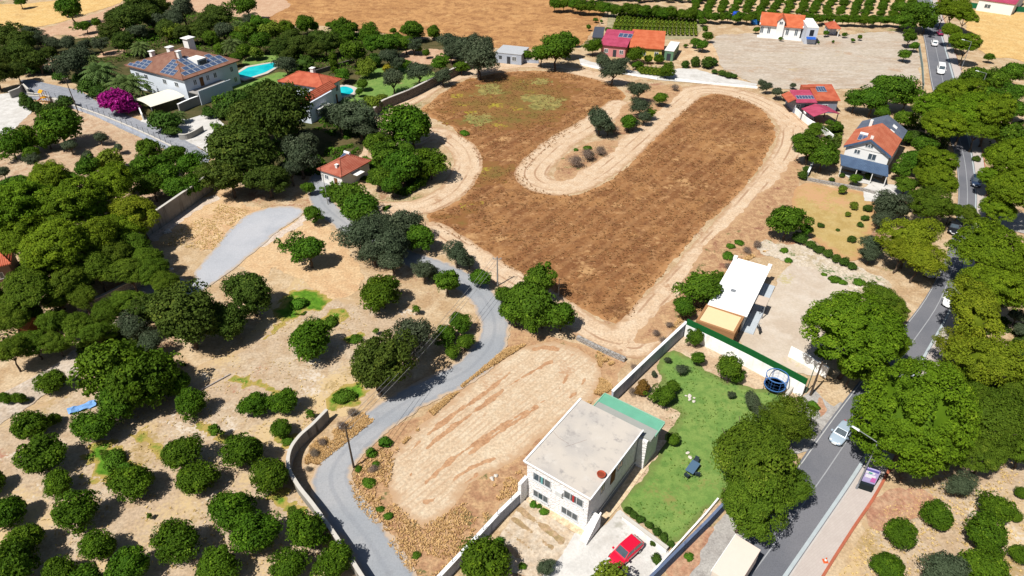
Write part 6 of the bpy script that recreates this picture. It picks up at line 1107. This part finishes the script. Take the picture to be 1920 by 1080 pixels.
# dry grass on the verges: tufts of blades too many to count, one object per kind
def grass(name, mat, polys, n, size, seed, hmul=1.0):
    rng = np.random.RandomState(seed); P = []; per = n//len(polys)
    for poly in polys:
        Q = np.array([[q.x,q.y] for q in G(poly)]); lo, hi = Q.min(0), Q.max(0); k = 0
        while k < per:
            X = rng.rand(4000,2)*(hi-lo)+lo; X = X[inside(X[:,0],X[:,1],Q)]; X = X[(vnoise(X[:,0],X[:,1],.35)+.45*vnoise(X[:,0],X[:,1],1.4)) > -.12]; X = X[:per-k]; P.append(X); k += len(X)
    P = np.vstack(P); n = len(P); B = 5; c = np.repeat(P, B, 0); m = n*B; a = rng.rand(m)*2*np.pi; s = size*(.6+.8*rng.rand(m)); r = s*.55*rng.rand(m); h = s*hmul*(.5+.7*rng.rand(m)); w = s*.16
    x, y = c[:,0]+np.cos(a)*r*.5, c[:,1]+np.sin(a)*r*.5; px, py = -np.sin(a)*w, np.cos(a)*w; lx, ly = np.cos(a)*s*.5*rng.rand(m), np.sin(a)*s*.5*rng.rand(m); z0 = np.full(m,.08)
    V = np.stack([np.stack([x-px,y-py,z0],1), np.stack([x+px,y+py,z0],1), np.stack([x+lx,y+ly,.1+h],1)],1).reshape(-1,3)
    me = bpy.data.meshes.new(name); me.vertices.add(3*m); me.vertices.foreach_set('co', V.astype(np.float32).ravel()); me.loops.add(3*m); me.loops.foreach_set('vertex_index', np.arange(3*m,dtype=np.int32)); me.polygons.add(m); me.polygons.foreach_set('loop_start', np.arange(m,dtype=np.int32)*3)
    t = me.attributes.new('tone','FLOAT','POINT'); t.data.foreach_set('value', np.repeat(np.repeat(rng.rand(n),B)*.6+.4*rng.rand(m),3).astype(np.float32)); me.update(); tag(mobj(name, me, mat), kind='stuff')
SG = leafmat('dry_grass_blades', (.42,.27,.10,1), (.72,.52,.24,1), None, 0); BG = leafmat('brown_grass_blades', (.20,.10,.035,1), (.34,.19,.075,1), (.42,.27,.12,1), 0); GG = leafmat('green_grass_blades', (.04,.09,.006,1), (.13,.21,.02,1), None, 0)
grass('dry_grass', SG, [[(770,1075),(665,940),(655,905),(672,870),(720,830),(740,860),(725,930),(790,990),(850,955),(980,880),(985,905),(940,950),(835,1080)],[(800,775),(880,712),(948,655),(990,645),(880,715),(740,850)],[(1120,660),(1165,690),(1145,742),(1100,760),(1125,720)],
     [(1240,640),(1300,560),(1400,480),(1440,470),(1400,490),(1350,560),(1283,600)],[(560,860),(590,830),(680,775),(700,790),(600,870),(595,900),(570,900)]], 10000, .42, 1, .35)
grass('brown_grass', BG, [field], 7000, .5, 2, .25)
grass('orchard_grass', SG, [[(300,760),(520,560),(640,560),(800,600),(720,720),(610,785),(550,860),(600,970),(660,1080),(40,1080),(150,800)],[(400,380),(470,395),(400,470),(300,460)],[(1650,960),(1800,860),(1920,870),(1920,1080),(1570,1080)]], 3000, .36, 3, .25)
grass('green_grass', GG, [[(1256,665),(1330,700),(1400,725),(1470,745),(1400,900),(1300,985),(1258,1018),(1170,952),(1250,812),(1232,700)],[(540,590),(560,562),(590,568),(570,592)],[(596,614),(622,602),(634,592),(620,620)],[(185,845),(215,845),(240,900),(205,890)],[(525,925),(545,935),(570,985),(550,985)]], 3500, .22, 4, .4)
